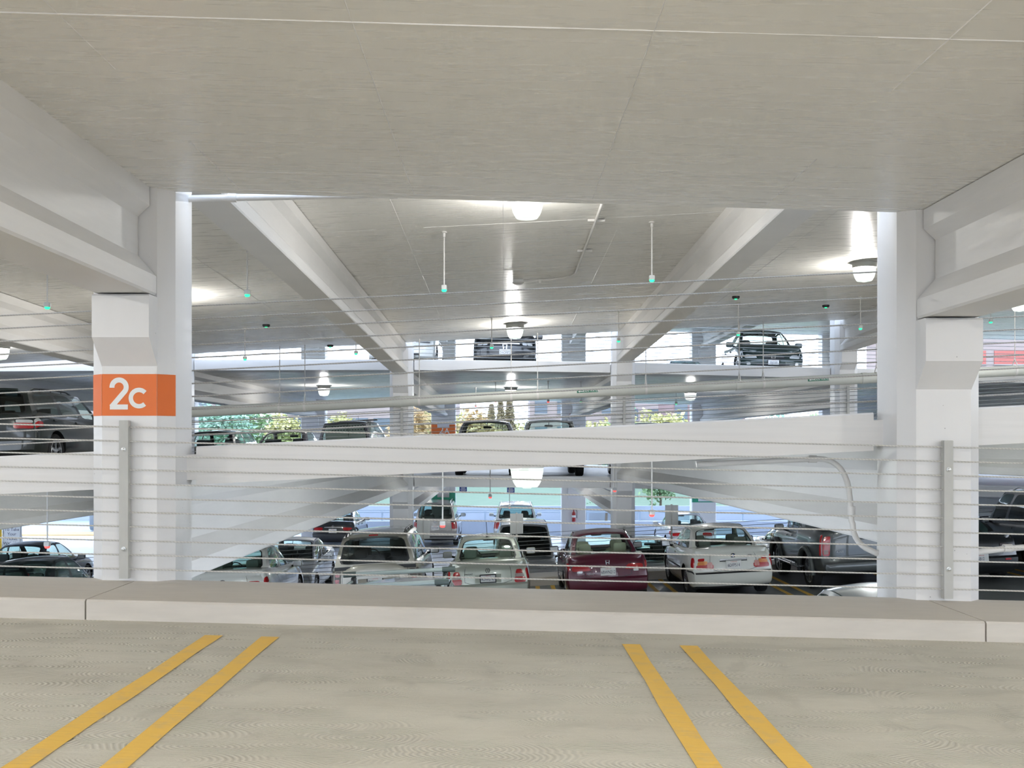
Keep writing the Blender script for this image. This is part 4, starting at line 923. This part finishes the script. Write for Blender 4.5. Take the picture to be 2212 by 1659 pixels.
def bmw(c, b, t):
    b.text('325i', .05, TRIM, c.pos(.46, 0, .90)+Vector((0, -.012, 0))); c.panel(b, 'rear', Q(-.36, .36, .775, .83), CHROME, .012, 6, 2); c.panel(b, 'rear', Q(-.36, .36, .755, .785), TRIM, .018, 6, 2)
make_car('sedan', 'off-white sedan with amber and red tail lights, plate 6DFP514, beside the grey pickup', 'sedan', P_['cream'], 4.74, Y0+2.15, L2, over=dict(H=1.415, W=1.74, L=4.3), plate_r='6DFP514', pw=.66, emb='roundel', embw=.905, glass_=('clear', 'mid', 'clear'), seat=(.19, .19, .17), extra=bmw, mirror_mat=TRIM,
   tails=[('rear', Q(.52, .95, .56, .70), REDGLASS), ('rear', Q(.68, .93, .69, .80, .0, -.02), AMBERGLASS), ('rear', Q(.54, .68, .60, .76, .02, 0), simple('pink_lamp_glass', (.62, .26, .22), .15, coat=1.)), ('rear', Q(.76, .92, .80, .88), REDGLASS), ('side', ((0, .56), (.05, .58), (.045, .80), (0, .86)), REDGLASS)],
   strip=[('rear', (Q(-.97, .97, .435, .475), TRIM, .022)), ('left', (((.0, .435), (.13, .435), (.13, .475), (0, .475)), TRIM, .012)), ('left', (((.34, .47), (.72, .47), (.72, .50), (.34, .50)), TRIM, .012))], spokes=5)
def ram(c, b, t):
    for sx, sd in ((-1, 'left'), (1, 'right')):
        for y_ in c.wy:
            m = MB(); R = c.k['r']*1.15; pts = [(sx*(c.W/2+.015), y_+math.cos(a)*R*1.06, c.k['r']+math.sin(a)*R*1.06) for a in [PI*i/14-.12 for i in range(16)]]
            m.tube(pts, .055, simple('fender_flare', (.10, .115, .115), .45), 8); m.build('fender_flare', t)
        m = MB(); z = .46
        for dy in (0, .10): m.tube([(sx*(c.W/2+.02+dy), c.wy[0]+.75, z), (sx*(c.W/2+.02+dy), c.wy[1]-.6, z)], .028, CHROME, 8)
        m.box((sx*(c.W/2+.06), (c.wy[0]+c.wy[1])/2, z-.01), (.16, 1.9, .02), ALLOY); m.tube([(sx*(c.W/2-.2), c.wy[0]+1., z), (sx*(c.W/2+.05), c.wy[0]+1., z)], .02, TRIM, 6); m.build('running_board', t)
    c.line(b, 'rear', [(-.80, .99), (-.80, .36), (.80, .36), (.80, .99)], .01); c.panel(b, 'rear', Q(-.16, .16, .80, .92), TRIM, .006, 3, 2)
    b.text('4X4', .09, CHROME, c.pos(-.62, 0, .55)+Vector((0, -.012, 0)))
    m = MB(); m.rbox((0, -c.L/2-.10, .55), (1.9, .18, .20), .15, P_['grey']); m.build('rear_bumper', t)
make_car('pickup_truck', 'dark grey pickup with tall red tail light and chrome running board, beside the off-white sedan', 'pickup', P_['grey'], 7.50, 21.2+2.1, L2, over=dict(L=4.2, H=2.0, ro=.95, top=[(0, 1.22), (.01, 1.26), (.3, 1.27), (.40, 1.27), (.41, 1.20), (.66, 1.14), (.72, 1.14), (.85, 1.1), (.94, 1.0), (.97, .9), (1, .75)], Cc=(.405, 1.2), A=(.73, 1.14)), cat='pickup', glass_=('mid', 'tint', 'tint'), extra=ram, lines=True,
   tails=[('rear', Q(.83, .985, .46, .93), REDGLASS), ('rear', Q(.86, .96, .50, .60), TAILCLEAR), ('rear', Q(.85, .97, .80, .92), simple('bright_red_lamp', (.6, .02, .02), .1, coat=1.)), ('side', ((0, .46), (.02, .46), (.02, .93), (0, .93)), REDGLASS)])
# --- cars of the near row, only their roofs show over the ledge
def rack(c, b, t):
    for v in (.30, .86):
        m = MB(); p = c.roof(0, v); z = p.z+.10; hw = .70
        m.tube([(-hw, p.y, z), (hw, p.y, z)], .028, simple('rack_bar', (.52, .60, .58), .35, .3), 10)
        for sx in (-1, 1): m.tube([(sx*(hw-.16), p.y, z), (sx*hw*1.0, p.y, z)], .036, simple('rack_cap', (.10, .13, .12), .5), 10)
        for sx in (-1, 1):
            q = c.roof(sx*.93, v); m.rbox((q.x*.98, p.y, q.z+.045), (.06, .14, .12), .2, TRIM)
        m.build('rack_bar', t)
make_car('station_wagon', 'silver wagon with roof rack bars just showing over the foreground ledge', 'suv', P_['silver'], -1.2, 11.35, L2, heading=180, over=dict(H=1.75, L=4.6, W=1.85), extra=rack, rails=simple('rack_rail', (.50, .58, .56), .35, .3), cat='car', glass_=('mid', 'tint', 'mid'))
make_car('sedan', 'silver car roof showing over the ledge beside the plain foreground column', 'sedan', P_['silver'], 4.42, 12.1, L2, over=dict(H=1.50), glass_=('mid', 'mid', 'mid'))
# --- left and right of the foreground columns
make_car('sedan', 'dark green sedan with lamp glare in its rear window, left of the 2C column', 'sedan', P_['dgreen'], -9.95, 20.3+2.2, L2, over=dict(H=1.55, W=1.80, L=4.4), glass_=('mid', 'mid', 'mid'), seat=(.05, .07, .06),
   tails=[('rear', Q(.5, .95, .66, .86), REDGLASS)])
make_car('sedan', 'black sedan behind the dark green one, under the red-lit sensor on the left', 'sedan', P_['navy'], -12.9, 28.7, L3, heading=0, over=dict(H=1.46), glass_=('clear', 'clear', 'mid'), tails=[('rear', Q(.5, .95, .66, .86), REDGLASS)])
def viper(c, b, t):
    c.panel(b, 'rear', Q(.62, .78, .38, .43), REDGLASS, .012, 4, 2); c.panel(b, 'rear', Q(-.78, -.62, .38, .43), REDGLASS, .012, 4, 2)
make_car('sedan', 'black sedan with partly seen plate right of the plain foreground column', 'sedan', P_['black'], 9.75, Y0+2.15, L2, over=dict(H=1.42, W=1.80, L=4.3), plate_r='5B12', pw=.46, glass_=('mid', 'mid', 'mid'), extra=viper, tails=[('rear', Q(.55, .76, .68, .86), simple('dark_lamp_glass', (.05, .02, .02), .15, coat=1.)), ('rear', Q(.78, .96, .68, .84), simple('dark_lamp_glass', (.05, .02, .02), .15, coat=1.))])
make_car('suv', 'tall navy suv with bright window frames behind the black sedan at the right edge', 'suv', P_['navy'], 12.25, Y0+2.2, L2, over=dict(H=1.80, L=4.2), glass_=('tint', 'tint', 'tint'), rails=P_['silver'], rim=ALLOY, tails=[('rear', Q(.8, .98, .55, .9), REDGLASS)])
# --- middle deck, left
def lexus(c, b, t):
    m = MB(); c.panel(m, 'back', Q(-.8, .8, .9, 1.0), P_['dgreen'], .12, 8, 2); m.build('spoiler', t)
make_car('suv', 'dark green suv with wide red tail light, left of the 2C column', 'suv', carpaint('near_black_green_paint', (.006, .013, .012), .1), -10.0, 20.2+2.35, M2, over=dict(H=1.62, W=1.87, L=4.7), glass_=('clear', 'tint', 'tint'), rails=TRIM, extra=lexus, spokes=5, plate_r='', pw=.55,
   tails=[('rear', Q(.55, .97, .66, .80), REDGLASS), ('rear', Q(.62, .97, .80, .88), CLEARGLASS), ('side', ((0, .66), (.09, .68), (.075, .80), (0, .80)), REDGLASS), ('side', ((0, .80), (.07, .80), (.05, .87), (0, .88)), CLEARGLASS)])
# --- far deck at eye level
HD = [('front', ((.55, .62), (.93, .62), (.93, .84), (.60, .78)), HEADGLASS), ('side', ((.94, .66), (1, .62), (1, .84), (.95, .82)), HEADGLASS)]
make_car('station_wagon', 'black wagon beside the 2C column on the far deck, seats seen through the glass', 'wagon', P_['black'], -7.72, 27.0+2.2, M3, over=dict(H=1.42, W=1.70, L=4.4), mirrors=False, cat='car', seat=(.03, .035, .04), tails=[('rear', Q(.75, .97, .55, .9), REDGLASS)])
make_car('sedan', 'plum and silver sedan on the far deck left of the grey van', 'sedan', P_['plum'], -5.93, 27.0+2.3, M3, over=dict(H=1.39, W=1.64), seat=(.05, .05, .06), tails=[('rear', Q(.5, .95, .66, .86), REDGLASS)])
def part(c, b, t):
    m = MB(); m.box((0, -1.55, 1.25), (1.24, .03, .60), simple('cargo_wall', (.50, .52, .49), .6))
    for i in range(12):
        for j in range(2): m.box((-.42+i*.077, -1.57, 1.44-.10*j), (.035, .012, .022), DARK)
    m.box((0, -1.57, 1.36), (.012, .012, .42), DARK); m.build('cargo_partition', t)
    m = MB(); p = c.roof(0, .1); m.tube([(-.55, p.y, p.z+.05), (.55, p.y, p.z+.05)], .014, TRIM, 6); m.tube([(0, p.y, p.z), (0, p.y, p.z+.2)], .005, TRIM, 6); m.build('roof_bar', t)
make_car('van', 'grey van with a pale perforated partition behind its glass on the far deck', 'van', P_['greysuv'], -4.1, 27.0+2.45, M3, over=dict(H=1.58, W=1.64), mirrors=False, extra=part, seats=False, glass_=('clear', 'clear', 'clear'))
make_car('suv', 'dark suv on the far deck with yellow trees showing through its cabin', 'suv', P_['greysuv'], -.46, 26.95+2.2, M3, over=dict(H=1.50, W=1.70, L=4.4), tails=TL, mirrors=False, glass_=('clear', 'clear', 'clear'), seat=(.02, .02, .02))
make_car('pickup_truck', 'silver pickup on the far deck right of the dark suv, headrests visible', 'pickup', P_['silver'], 1.32, 27.0+2.6, M3, over=dict(H=1.56, W=1.74, L=5.2), cat='pickup', mirrors=False, tails=TL, seat=(.10, .12, .13))
make_car('station_wagon', 'silver wagon roof barely above the spandrel beam right of the second row column', 'wagon', P_['silver'], 3.95, 27.1+2.3, M3, over=dict(H=1.49, W=1.72), cat='car', rails=P_['black'])
# --- upper far deck, fronts towards the viewer
def grille(c, b, t): c.panel(b, 'front', Q(-.50, .50, .74, .78), CHROME, .012, 8, 2); c.panel(b, 'front', Q(-.60, .60, .08, .26), TRIM, .008, 8, 2)
make_car('suv', 'black suv facing out on the upper far deck, round headlights and white front plate', 'suv', P_['black'], .04, 28.9+2.2, U3, heading=180, over=dict(H=1.68, W=1.82, L=4.5), extra=grille, emb='letter', plate_f='ZWOF872', seat=(.02, .02, .02),
   heads=[('front', ((.60, .70), (.76, .70), (.76, .84), (.60, .84)), HEADGLASS), ('front', ((.77, .71), (.95, .72), (.95, .83), (.77, .84)), CLEARGLASS)])
def acc(c, b, t): c.panel(b, 'front', Q(-.55, .55, .08, .26), TRIM, .008, 8, 2); c.panel(b, 'front', Q(-.40, .40, .56, .70, .04, -.04), TRIM, .008, 6, 2); c.panel(b, 'front', Q(-.36, .36, .66, .685), CHROME, .014, 6, 1)
make_car('sedan', 'dark green sedan facing out on the upper far deck, windscreen lit from behind', 'sedan', P_['dgreen'], 7.72, 29.0+2.35, U3, heading=180, over=dict(H=1.55, W=1.84, top=[(0, 1.0), (.05, 1.08), (.19, 1.07), (.32, 1.03), (.66, 1.0), (.72, 1.02), (.80, .98), (.90, .90), (.96, .82), (1, .70)], A=(.735, 1.0), Cc=(.175, 1.06)), extra=acc, emb='letter', plate_f='5BJ0589', framed=True, heads=[('front', ((.52, .60), (.93, .64), (.93, .90), (.62, .80)), HEADGLASS), ('side', ((.925, .70), (1, .64), (1, .90), (.93, .86)), HEADGLASS), ('front', Q(.74, .86, .22, .36), CLEARGLASS)], seat=(.03, .035, .035), yaw=4)
make_car('suv', 'white suv partly hidden by the left girder foot on the upper far deck', 'suv', P_['white'], -2.85, 28.9+2.2, U3, heading=180, over=dict(H=1.75), heads=[('front', ((.55, .76), (.95, .76), (.95, .90), (.55, .90)), simple('dark_headlamp', (.06, .06, .07), .15, coat=1.))], extra=grille)
make_car('sedan', 'light blue car far back on the upper far deck, only its roof showing', 'sedan', P_['blue'], 7.1, 41.0, U3, heading=180, over=dict(H=1.40), heads=HD)
# --- ground level of the far bay
make_car('sedan', 'silver sedan facing the viewer behind the white sedan at ground level', 'sedan', P_['whitesilver'], -5.9, 27.2+2.2, L3, heading=180, over=dict(H=1.47), heads=HD, seat=(.04, .04, .04))
make_car('suv', 'silver suv facing the viewer behind the pale green sedan', 'suv', P_['silver'], .58, 27.0+2.5, L3, heading=180, over=dict(H=1.92, W=1.86), heads=HD, glass_=('tint', 'mid', 'tint'), mirror_mat=P_['green'])
make_car('sedan', 'dark teal sedan facing the viewer between the burgundy and off-white sedans', 'sedan', carpaint('teal_car_paint', (.03, .07, .08), .3), 4.05, 27.0+2.3, L3, heading=180, over=dict(H=1.50), heads=HD, glass_=('mid', 'mid', 'mid'))
TL = [('rear', Q(.80, .98, .55, .88), REDGLASS), ('side', ((0, .55), (.03, .55), (.03, .88), (0, .88)), REDGLASS)]
make_car('sedan', 'black sedan on the far ground deck above the beige suv roof', 'sedan', P_['black'], -6.75, 41+2.3, L3, over=dict(H=1.44, W=1.8), plate_r='4SXZ995', emb='star', embw=.85, tails=[('rear', Q(.5, .95, .66, .82), REDGLASS)], glass_=('clear', 'clear', 'clear'), strip=[('rear', (Q(-.42, .42, .80, .83), CHROME, .012))])
make_car('suv', 'grey-beige suv with white roof on the far ground deck behind the white sign panels', 'suv', P_['taupe'], -2.72, 41.4+2.3, L3, over=dict(H=1.80, W=1.84, L=4.6), plate_r='5ZTX284', pw=.60, emb='oval', embw=.86, tails=TL, glass_=('mid', 'tint', 'mid'), mirror_mat=TRIM, rails=P_['white'], strip=[('rear', (Q(-.9, .9, .14, .20), TRIM, .02))])
make_car('suv', 'pale silver suv on the far ground deck, right of the grey-beige one', 'suv', P_['whitesilver'], .52, 41.4+2.3, L3, over=dict(H=1.72, W=1.88, L=4.6), tails=TL, glass_=('mid', 'tint', 'mid'), rails=P_['white'])
make_car('sedan', 'pale blue-white sedan with red tail light behind the off-white sedan', 'sedan', P_['whitesilver'], 7.05, 38.5+2.3, L3, over=dict(H=1.45), tails=[('rear', Q(.48, .95, .66, .84), REDGLASS), ('side', ((0, .66), (.07, .70), (.05, .84), (0, .84)), REDGLASS)], seat=(.04, .04, .05))
make_car('sedan', 'white sedan with wheel showing left of the grey pickup, far ground deck', 'sedan', P_['white'], 9.3, 33., L3, heading=180, over=dict(H=1.47), heads=HD)
# ------------------------------------------------------------------ outdoors
GRASS = leafy('lawn_grass', (.10, .16, .105), (.14, .20, .135))
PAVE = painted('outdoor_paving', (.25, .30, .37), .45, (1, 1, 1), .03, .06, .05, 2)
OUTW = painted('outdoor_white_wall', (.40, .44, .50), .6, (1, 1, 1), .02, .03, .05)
b = MB(); b.box((0, 83, -4.32), (280, 126, .2), PAVE); b.box((0, -60, -4.32), (280, 96, .2), PAVE); tag(b.build('ground', loc=(0, 0, 0), smooth=False), 'pale bluish paving outside the garage', 'ground', kind='structure')
# lawn bank
b = MB(); nx, ny = 40, 14; vs = []
for j in range(ny+1):
    for i in range(nx+1):
        x = lerp(-70, 70, i/nx); y = lerp(57.2, 110, j/ny); vs.append((x, y, -3.9+1.15*smooth(min(1, j/6))+.012*(y-60)+.15*math.sin(x*.2+y*.13)))
b.add(vs, [(j*(nx+1)+i, j*(nx+1)+i+1, (j+1)*(nx+1)+i+1, (j+1)*(nx+1)+i) for j in range(ny) for i in range(nx)], GRASS)
o = b.build('lawn'); tag(o, 'bright green lawn bank outside, seen under the far deck', 'lawn', kind='structure')
def wall(x0, x1, y, z0, z1, label, th=.25):
    b = MB(); b.box(((x0+x1)/2, y, (z0+z1)/2), (x1-x0, th, z1-z0), OUTW); return tag(b.build('parapet', smooth=False), label, 'wall', kind='structure')
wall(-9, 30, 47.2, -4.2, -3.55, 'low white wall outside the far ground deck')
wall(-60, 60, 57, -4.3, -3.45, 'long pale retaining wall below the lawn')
# railing outside
t = thing('guard_rail', 'pale blue-grey railing outside behind the far ground deck cars', 'fence', (0, 49, -4.22))
m = MB()
for z in (.95, 1.05): m.box((4, 0, z), (34, .06, .05), simple('rail_paint', (.42, .50, .58), .5))
m.box((4, 0, .45), (34, .05, .05), simple('rail_paint', (.42, .50, .58), .5)); m.build('top_rail', t)
for i in range(15):
    m = MB(); m.box((-13+i*2.43, 0, .5), (.09, .09, 1.0), simple('rail_paint', (.42, .50, .58), .5)); m.build('post', t)
LEAF = [leafy('leaves_green', (.22, .34, .18), (.36, .48, .24)), leafy('leaves_yellow', (.62, .54, .24), (.50, .52, .26)), leafy('leaves_orange', (.60, .38, .22), (.56, .48, .24)), leafy('leaves_conifer', (.34, .32, .20), (.46, .36, .24)), leafy('leaves_teal', (.26, .42, .34), (.38, .54, .40))]
BARK = painted('bark', (.20, .16, .12), .85, (1, 1, .2), .3, .2, .05, 8)
def tree(x, y, z0, h, w, kind, label, cone=False, seed=1):
    rnd = random.Random(seed); t = thing('tree', label, 'tree', (x, y, z0), group='trees outside the garage')
    m = MB(); m.tube([(0, 0, 0), (.05, 0, h*.35), (.0, .03, h*.8)], [h*.03, h*.022, h*.008], BARK, 7)
    for i in range(6):
        a = rnd.random()*6.28; q = h*(.3+.08*i); m.tube([(0, 0, q), (math.cos(a)*w*.3, math.sin(a)*w*.3, q+h*.13)], [h*.011, h*.004], BARK, 5)
    m.build('trunk', t)
    m = MB(); n = 1500
    for i in range(n):
        if cone:
            q = rnd.random()**.7; r = w/2*(1-q)*(.45+.55*rnd.random())*(1 if rnd.random() > .2 else .6)+.02; a = rnd.random()*6.28; p = Vector((math.cos(a)*r, math.sin(a)*r, h*(.12+.88*q)-r*.15))
        else:
            d = Vector((rnd.gauss(0, 1), rnd.gauss(0, 1), rnd.gauss(0, 1))).normalized(); r = rnd.random()**.4; lump = 1+.25*math.sin(d.x*5+seed)*math.sin(d.z*6+seed*2)+.15*math.sin(d.y*9)
            p = Vector((d.x*w/2, d.y*w/2, d.z*h*.33))*r*lump+Vector((0, 0, h*.65))
        s = h*.035*(.6+.8*rnd.random()); R_ = Matrix.Rotation(rnd.random()*6.28, 3, Vector((rnd.gauss(0, 1), rnd.gauss(0, 1), rnd.gauss(0, 1))).normalized())
        m.add([p+R_ @ Vector(q) for q in ((-s, 0, 0), (0, -s*.6, s*.2), (s, 0, 0), (0, s*.6, s*.2))], [(0, 1, 2, 3)], LEAF[kind])
    m.build('crown', t, smooth=False)
TREES = [(-26, 80, -2.8, 6.0, 7, 4, 0), (-22.5, 82, -2.8, 6.2, 6, 4, 0), (-19.5, 80, -2.8, 5.6, 6, 0, 0), (-17.6, 84, -2.8, 5.6, 3.4, 1, 0), (-14.1, 78, -2.8, 4.5, 3.4, 1, 0), (-11.5, 76, -2.8, 4.6, 4, 1, 0), (-6.9, 78, -2.8, 6.0, 3.4, 2, 0), (-5.6, 80, -2.8, 5.6, 3.2, 1, 0),
         (-3.6, 84, -2.8, 5.0, 3.5, 1, 0), (-2.2, 86, -2.8, 5.9, 3.4, 2, 0), (-1.0, 88, -2.8, 6.0, 2.4, 3, 1), (-.2, 86, -2.8, 6.0, 2.2, 3, 1), (.55, 88, -2.8, 7.0, 2.0, 3, 1), (1.4, 82, -2.8, 4.3, 3.0, 1, 0), (7.2, 78, -2.8, 4.3, 3.4, 1, 0), (8.8, 80, -2.8, 4.9, 3.6, 0, 0), (11.5, 76, -2.8, 5.3, 4.5, 1, 0), (13.5, 80, -2.8, 4.4, 3.5, 1, 0),
         (18.5, 78, -2.8, 4.8, 4.5, 1, 0), (21, 80, -2.8, 5.0, 5, 4, 0), (24, 78, -2.8, 4.9, 5, 0, 0), (27, 80, -2.8, 4.9, 5, 4, 0)]
words_ = ['teal', 'yellow', 'orange', 'russet']
for i, (x, y, z, h, w_, kd, cone) in enumerate(TREES):
    k_ = (y+(i%3-1)*9)/y; x, y, h, w_ = x*k_, y*k_, h*k_, w_*min(k_, 1.)
    tree(x, y, z, h, w_, kd, f'{("green", "yellow-green", "orange", "russet conifer", "teal green")[kd]} tree beyond the far deck, {ORD[i]} in the tree line from the left', bool(cone), i+1)
for i, (x, y) in enumerate(((5.55, 56.), (8.8, 58.3), (11.1, 58.7))):
    tree(x, y, -4.2, (2.6, 2.9, 2.9)[i], (3., 2.0, 2.0)[i], 0, ('leafy green shrub by the low wall right of the wide lower column', 'small pale green tree seen over the pale sedan, left one', 'small pale green tree seen over the pale sedan, right one')[i], False, 40+i)
def building(x, y, z0, w, d, h, mat, label, rows, cols, trimc=(.34, .24, .23), winc=(.12, .15, .18), ww=.55, wh=.5):
    t = thing('building', label, 'building', (x, y, z0)); m = MB(); m.box((0, d/2, h/2), (w, d, h), mat); m.build('wall', t, smooth=False)
    m = MB(); m.box((0, d/2, h+.12), (w+.4, d+.4, .28), simple('cornice_%d' % int(trimc[1]*100), trimc, .6)); m.build('roof_edge', t, smooth=False)
    gm = simple('far_window_%d' % int(winc[0]*100), winc, .15)
    for r in range(rows):
        for c in range(cols):
            cw, chh = w/cols, h/rows
            m = MB(); m.box((-w/2+(c+.5)*cw, -.02, (r+.5)*chh), (cw*ww, .1, chh*wh), gm); m.box((-w/2+(c+.5)*cw, -.05, (r+.5)*chh-chh*wh/2-.06), (cw*ww+.1, .14, .1), simple('far_sill', (.36, .34, .33), .6)); m.build('window', t, smooth=False)
WB = painted('white_building', (.36, .29, .27), .7, (1, 1, 1), .02, .03, .05); PB = painted('pink_building', (.29, .19, .19), .7, (1, 1, 1), .02, .04, .05)
building(-12.5, 98, -3, 16, 10, 9.6, WB, 'white building with dark window strips seen behind the grey van', 3, 6, wh=.35, ww=.8)
building(7.2, 105, -3, 9, 8, 8.0, WB, 'small white building right of the far conifers', 3, 4)
building(12.0, 118, -3, 13, 10, 10., WB, 'white building above the yellow trees right of the second row column', 4, 5)
building(18.2, 92, -3, 6.5, 8, 7.2, PB, 'pinkish building with tall glazed bays beside the bluish column', 2, 4, ww=.7, wh=.7)
building(44, 90, -3, 18, 10, 12.5, painted('red_white_building', (.36, .28, .26), .7, (1, 1, 1), .02, .03, .05), 'white building with red bands beyond the plain foreground column', 3, 5, trimc=(.40, .07, .05), winc=(.42, .10, .08), wh=.28, ww=.8)
building(-40, 104, -3, 22, 10, 9, WB, 'pale building far beyond the left edge', 3, 7)
# --- small things around the far ground deck
def sign_panels(x, y, z, label):
    t = thing('parking_sign', label, 'sign', (x, y, z), group='white sign panels on posts'); zp = 1.0+.55
    m = MB(); m.tube([(0, 0, 0), (0, 0, 1.55)], .025, CONDUIT, 8); m.build('post', t)
    for s in (-1, 1):
        m = MB(); m.box((s*.085, -.03, 1.28), (.15, .012, .50), SENSOR); m.build('panel', t, smooth=False)
sign_panels(-1.97, 25.6, L2(-1.97, 25.5)+.2, 'pair of blank white sign panels on a post in front of the grey-beige suv')
sign_panels(.33, 25.6, L2(.33, 25.5)+.2, 'pair of blank white sign panels before the pale silver suv')
sign_panels(4.15, 25.6, L2(4.15, 25.5)+.2, 'pair of blank white sign panels on a post in front of the pale blue-white sedan')
BLUE = simple('blue_sign', (.02, .07, .30), .4)
for x, y, lab in ((-1.6, 41.5, 'small blue hanging sign above the grey-beige suv'), (.3, 41.0, 'small blue hanging sign beside the low hanging lamp')):
    t = thing('hanging_sign', lab, 'sign', (x, y, M3(x)-.2)); m = MB(); m.box((0, 0, -.76), (.30, .03, .20), BLUE)
    for i, wd in enumerate((.16, .22, .2)): m.box((0, -.017, -.71-.05*i), (wd, .006, .02), LETTER)
    m.build('panel', t, smooth=False); m = MB()
    for s in (-1, 1): m.tube([(s*.1, 0, 0), (s*.1, 0, -.67)], .008, CONDUIT, 6)
    m.build('hanger', t)
t = thing('fire_extinguisher', 'red fire extinguisher hung on the wide bluish lower column', 'extinguisher', (2.96, 43.56, -3.05))
m = MB(); m.lathe([(.07, -.25), (.08, -.22), (.08, .10), (.05, .16), (.025, .18), (.025, .24)], simple('extinguisher_red', (.45, .02, .02), .25, coat=1.), 16); m.build('cylinder', t)
m = MB(); m.lathe([(.082, -.07), (.082, .02)], LETTER, 16, cap=False); m.build('label_band', t)
m = MB(); m.rbox((0, -.02, .26), (.07, .12, .05), .2, TRIM); m.tube([(.05, -.02, .28), (.13, -.05, .2), (.13, -.05, -.1)], .012, TRIM, 6); m.build('valve', t)
# message board on the left
t = thing('message_board', 'white standing board reading Remember To Take Your Ticket With You, at the left edge', 'sign', (-18.55, 39.2, -4.3))
m = MB(); m.box((0, 0, .86), (.72, .04, .95), SENSOR); m.build('board', t, smooth=False)
m = MB()
for i, s_ in enumerate(('Remember', 'To Take', 'Your', 'Ticket', 'With You')): m.text(s_, .165, PLATEINK, (0, -.024, 1.21-.175*i))
m.build('lettering', t, smooth=False); m = MB()
for s in (-1, 1): m.tube([(s*.33, 0, 1.34), (s*.33, -.12, 0)], .015, STEEL, 6); m.tube([(s*.30, .02, 1.2), (s*.30, .35, 0)], .015, STEEL, 6)
m.build('stand', t)
t = thing('bollard', 'yellow post at the left edge beside the message board', 'bollard', (-19.2, 39.5, -4.17)); MB().lathe([(.11, 0), (.11, 1.55), (.08, 1.62), (0, 1.64)], simple('bollard_yellow', (.80, .50, .03), .45), 16).build('post', t)
t = thing('ticket_machine', 'grey pay machine by the white wall at the left', 'machine', (-19.6, 50, -4.22)); m = MB(); m.rbox((0, 0, .7), (.55, .5, 1.4), .1, simple('machine_grey', (.22, .26, .30), .5)); m.box((0, -.26, 1.0), (.36, .02, .3), DARK); m.build('cabinet', t); MB().box((0, 0, 1.43), (.7, .6, .07), SENSOR).build('lid', t)
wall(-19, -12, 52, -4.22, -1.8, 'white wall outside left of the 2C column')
b = MB(); b.box((-17, 47.5, -4.16), (12, 1.6, .06), worn_paint('tactile_orange', (.70, .45, .16), (.6, .5, .35), .4)); tag(b.build('pavement_strip', smooth=False), 'orange textured paving strip outside at the left', 'pavement', kind='structure')
b = MB(); b.lathe([(.22, 0), (.20, .03), (.06, .55), (0, .58)], simple('cone_red', (.75, .12, .04), .5), 14); b.box((0, 0, .012), (.42, .42, .024), simple('cone_red', (.75, .12, .04), .5))
tag(b.build('traffic_cone', loc=(-14.1, 28.0, -4.17)), 'red and white cone at the left edge behind the dark green sedan', 'cone')

RB = simple('bracket_red', (.28, .03, .04), .5)
for z, lab in ((4.12, 'dark red pipe bracket on the wide column beside the upper black suv'), (1.12, 'dark red pipe bracket on the wide column above the silver pickup')):
    b = MB(); b.box((0, 0, .09), (.40, .05, .035), RB)
    for s in (-1, 1): b.box((s*.09, 0, -.03), (.05, .05, .24), RB)
    tag(b.build('wall_bracket', loc=(2.99, 43.67, z), smooth=False), lab, 'bracket')
# ------------------------------------------------------------------ camera, light, colour
cam = bpy.data.cameras.new('camera'); co = bpy.data.objects.new('camera', cam); C.objects.link(co)
co.location = (0, 0, 0); co.rotation_euler = (PI/2, 0, 0)
cam.sensor_fit = 'HORIZONTAL'; cam.sensor_width = 36; cam.lens = 36*2242/2212
cam.shift_x = 19/2212; cam.shift_y = 127.5/2212; cam.clip_end = 600
SC.camera = co
w = bpy.data.worlds.new('world'); SC.world = w; w.use_nodes = True; nt = w.node_tree
bg = nt.nodes['Background']; tcw = N(nt, 'ShaderNodeTexCoord'); sp = N(nt, 'ShaderNodeSeparateXYZ'); nt.links.new(tcw.outputs['Generated'], sp.inputs[0])
cr = N(nt, 'ShaderNodeValToRGB'); cr.color_ramp.elements[0].position = 0.; cr.color_ramp.elements[0].color = (.78, .87, 1.0, 1); cr.color_ramp.elements[1].position = .5; cr.color_ramp.elements[1].color = (.62, .76, 1.0, 1)
nt.links.new(sp.outputs['Z'], cr.inputs['Fac']); nt.links.new(cr.outputs['Color'], bg.inputs['Color']); bg.inputs['Strength'].default_value = 4.2
SC.view_settings.view_transform = 'Standard'; SC.view_settings.look = 'None'; SC.view_settings.exposure = .14; SC.view_settings.gamma = 1.; SC.view_settings.use_curve_mapping = False
SC.cycles.max_bounces = 7; SC.cycles.diffuse_bounces = 4; SC.cycles.glossy_bounces = 4; SC.cycles.transparent_max_bounces = 20; SC.cycles.use_adaptive_sampling = True; SC.cycles.adaptive_threshold = .14; SC.cycles.adaptive_min_samples = 16; SC.cycles.sample_clamp_indirect = 6.; SC.cycles.caustics_reflective = False; SC.cycles.caustics_refractive = False
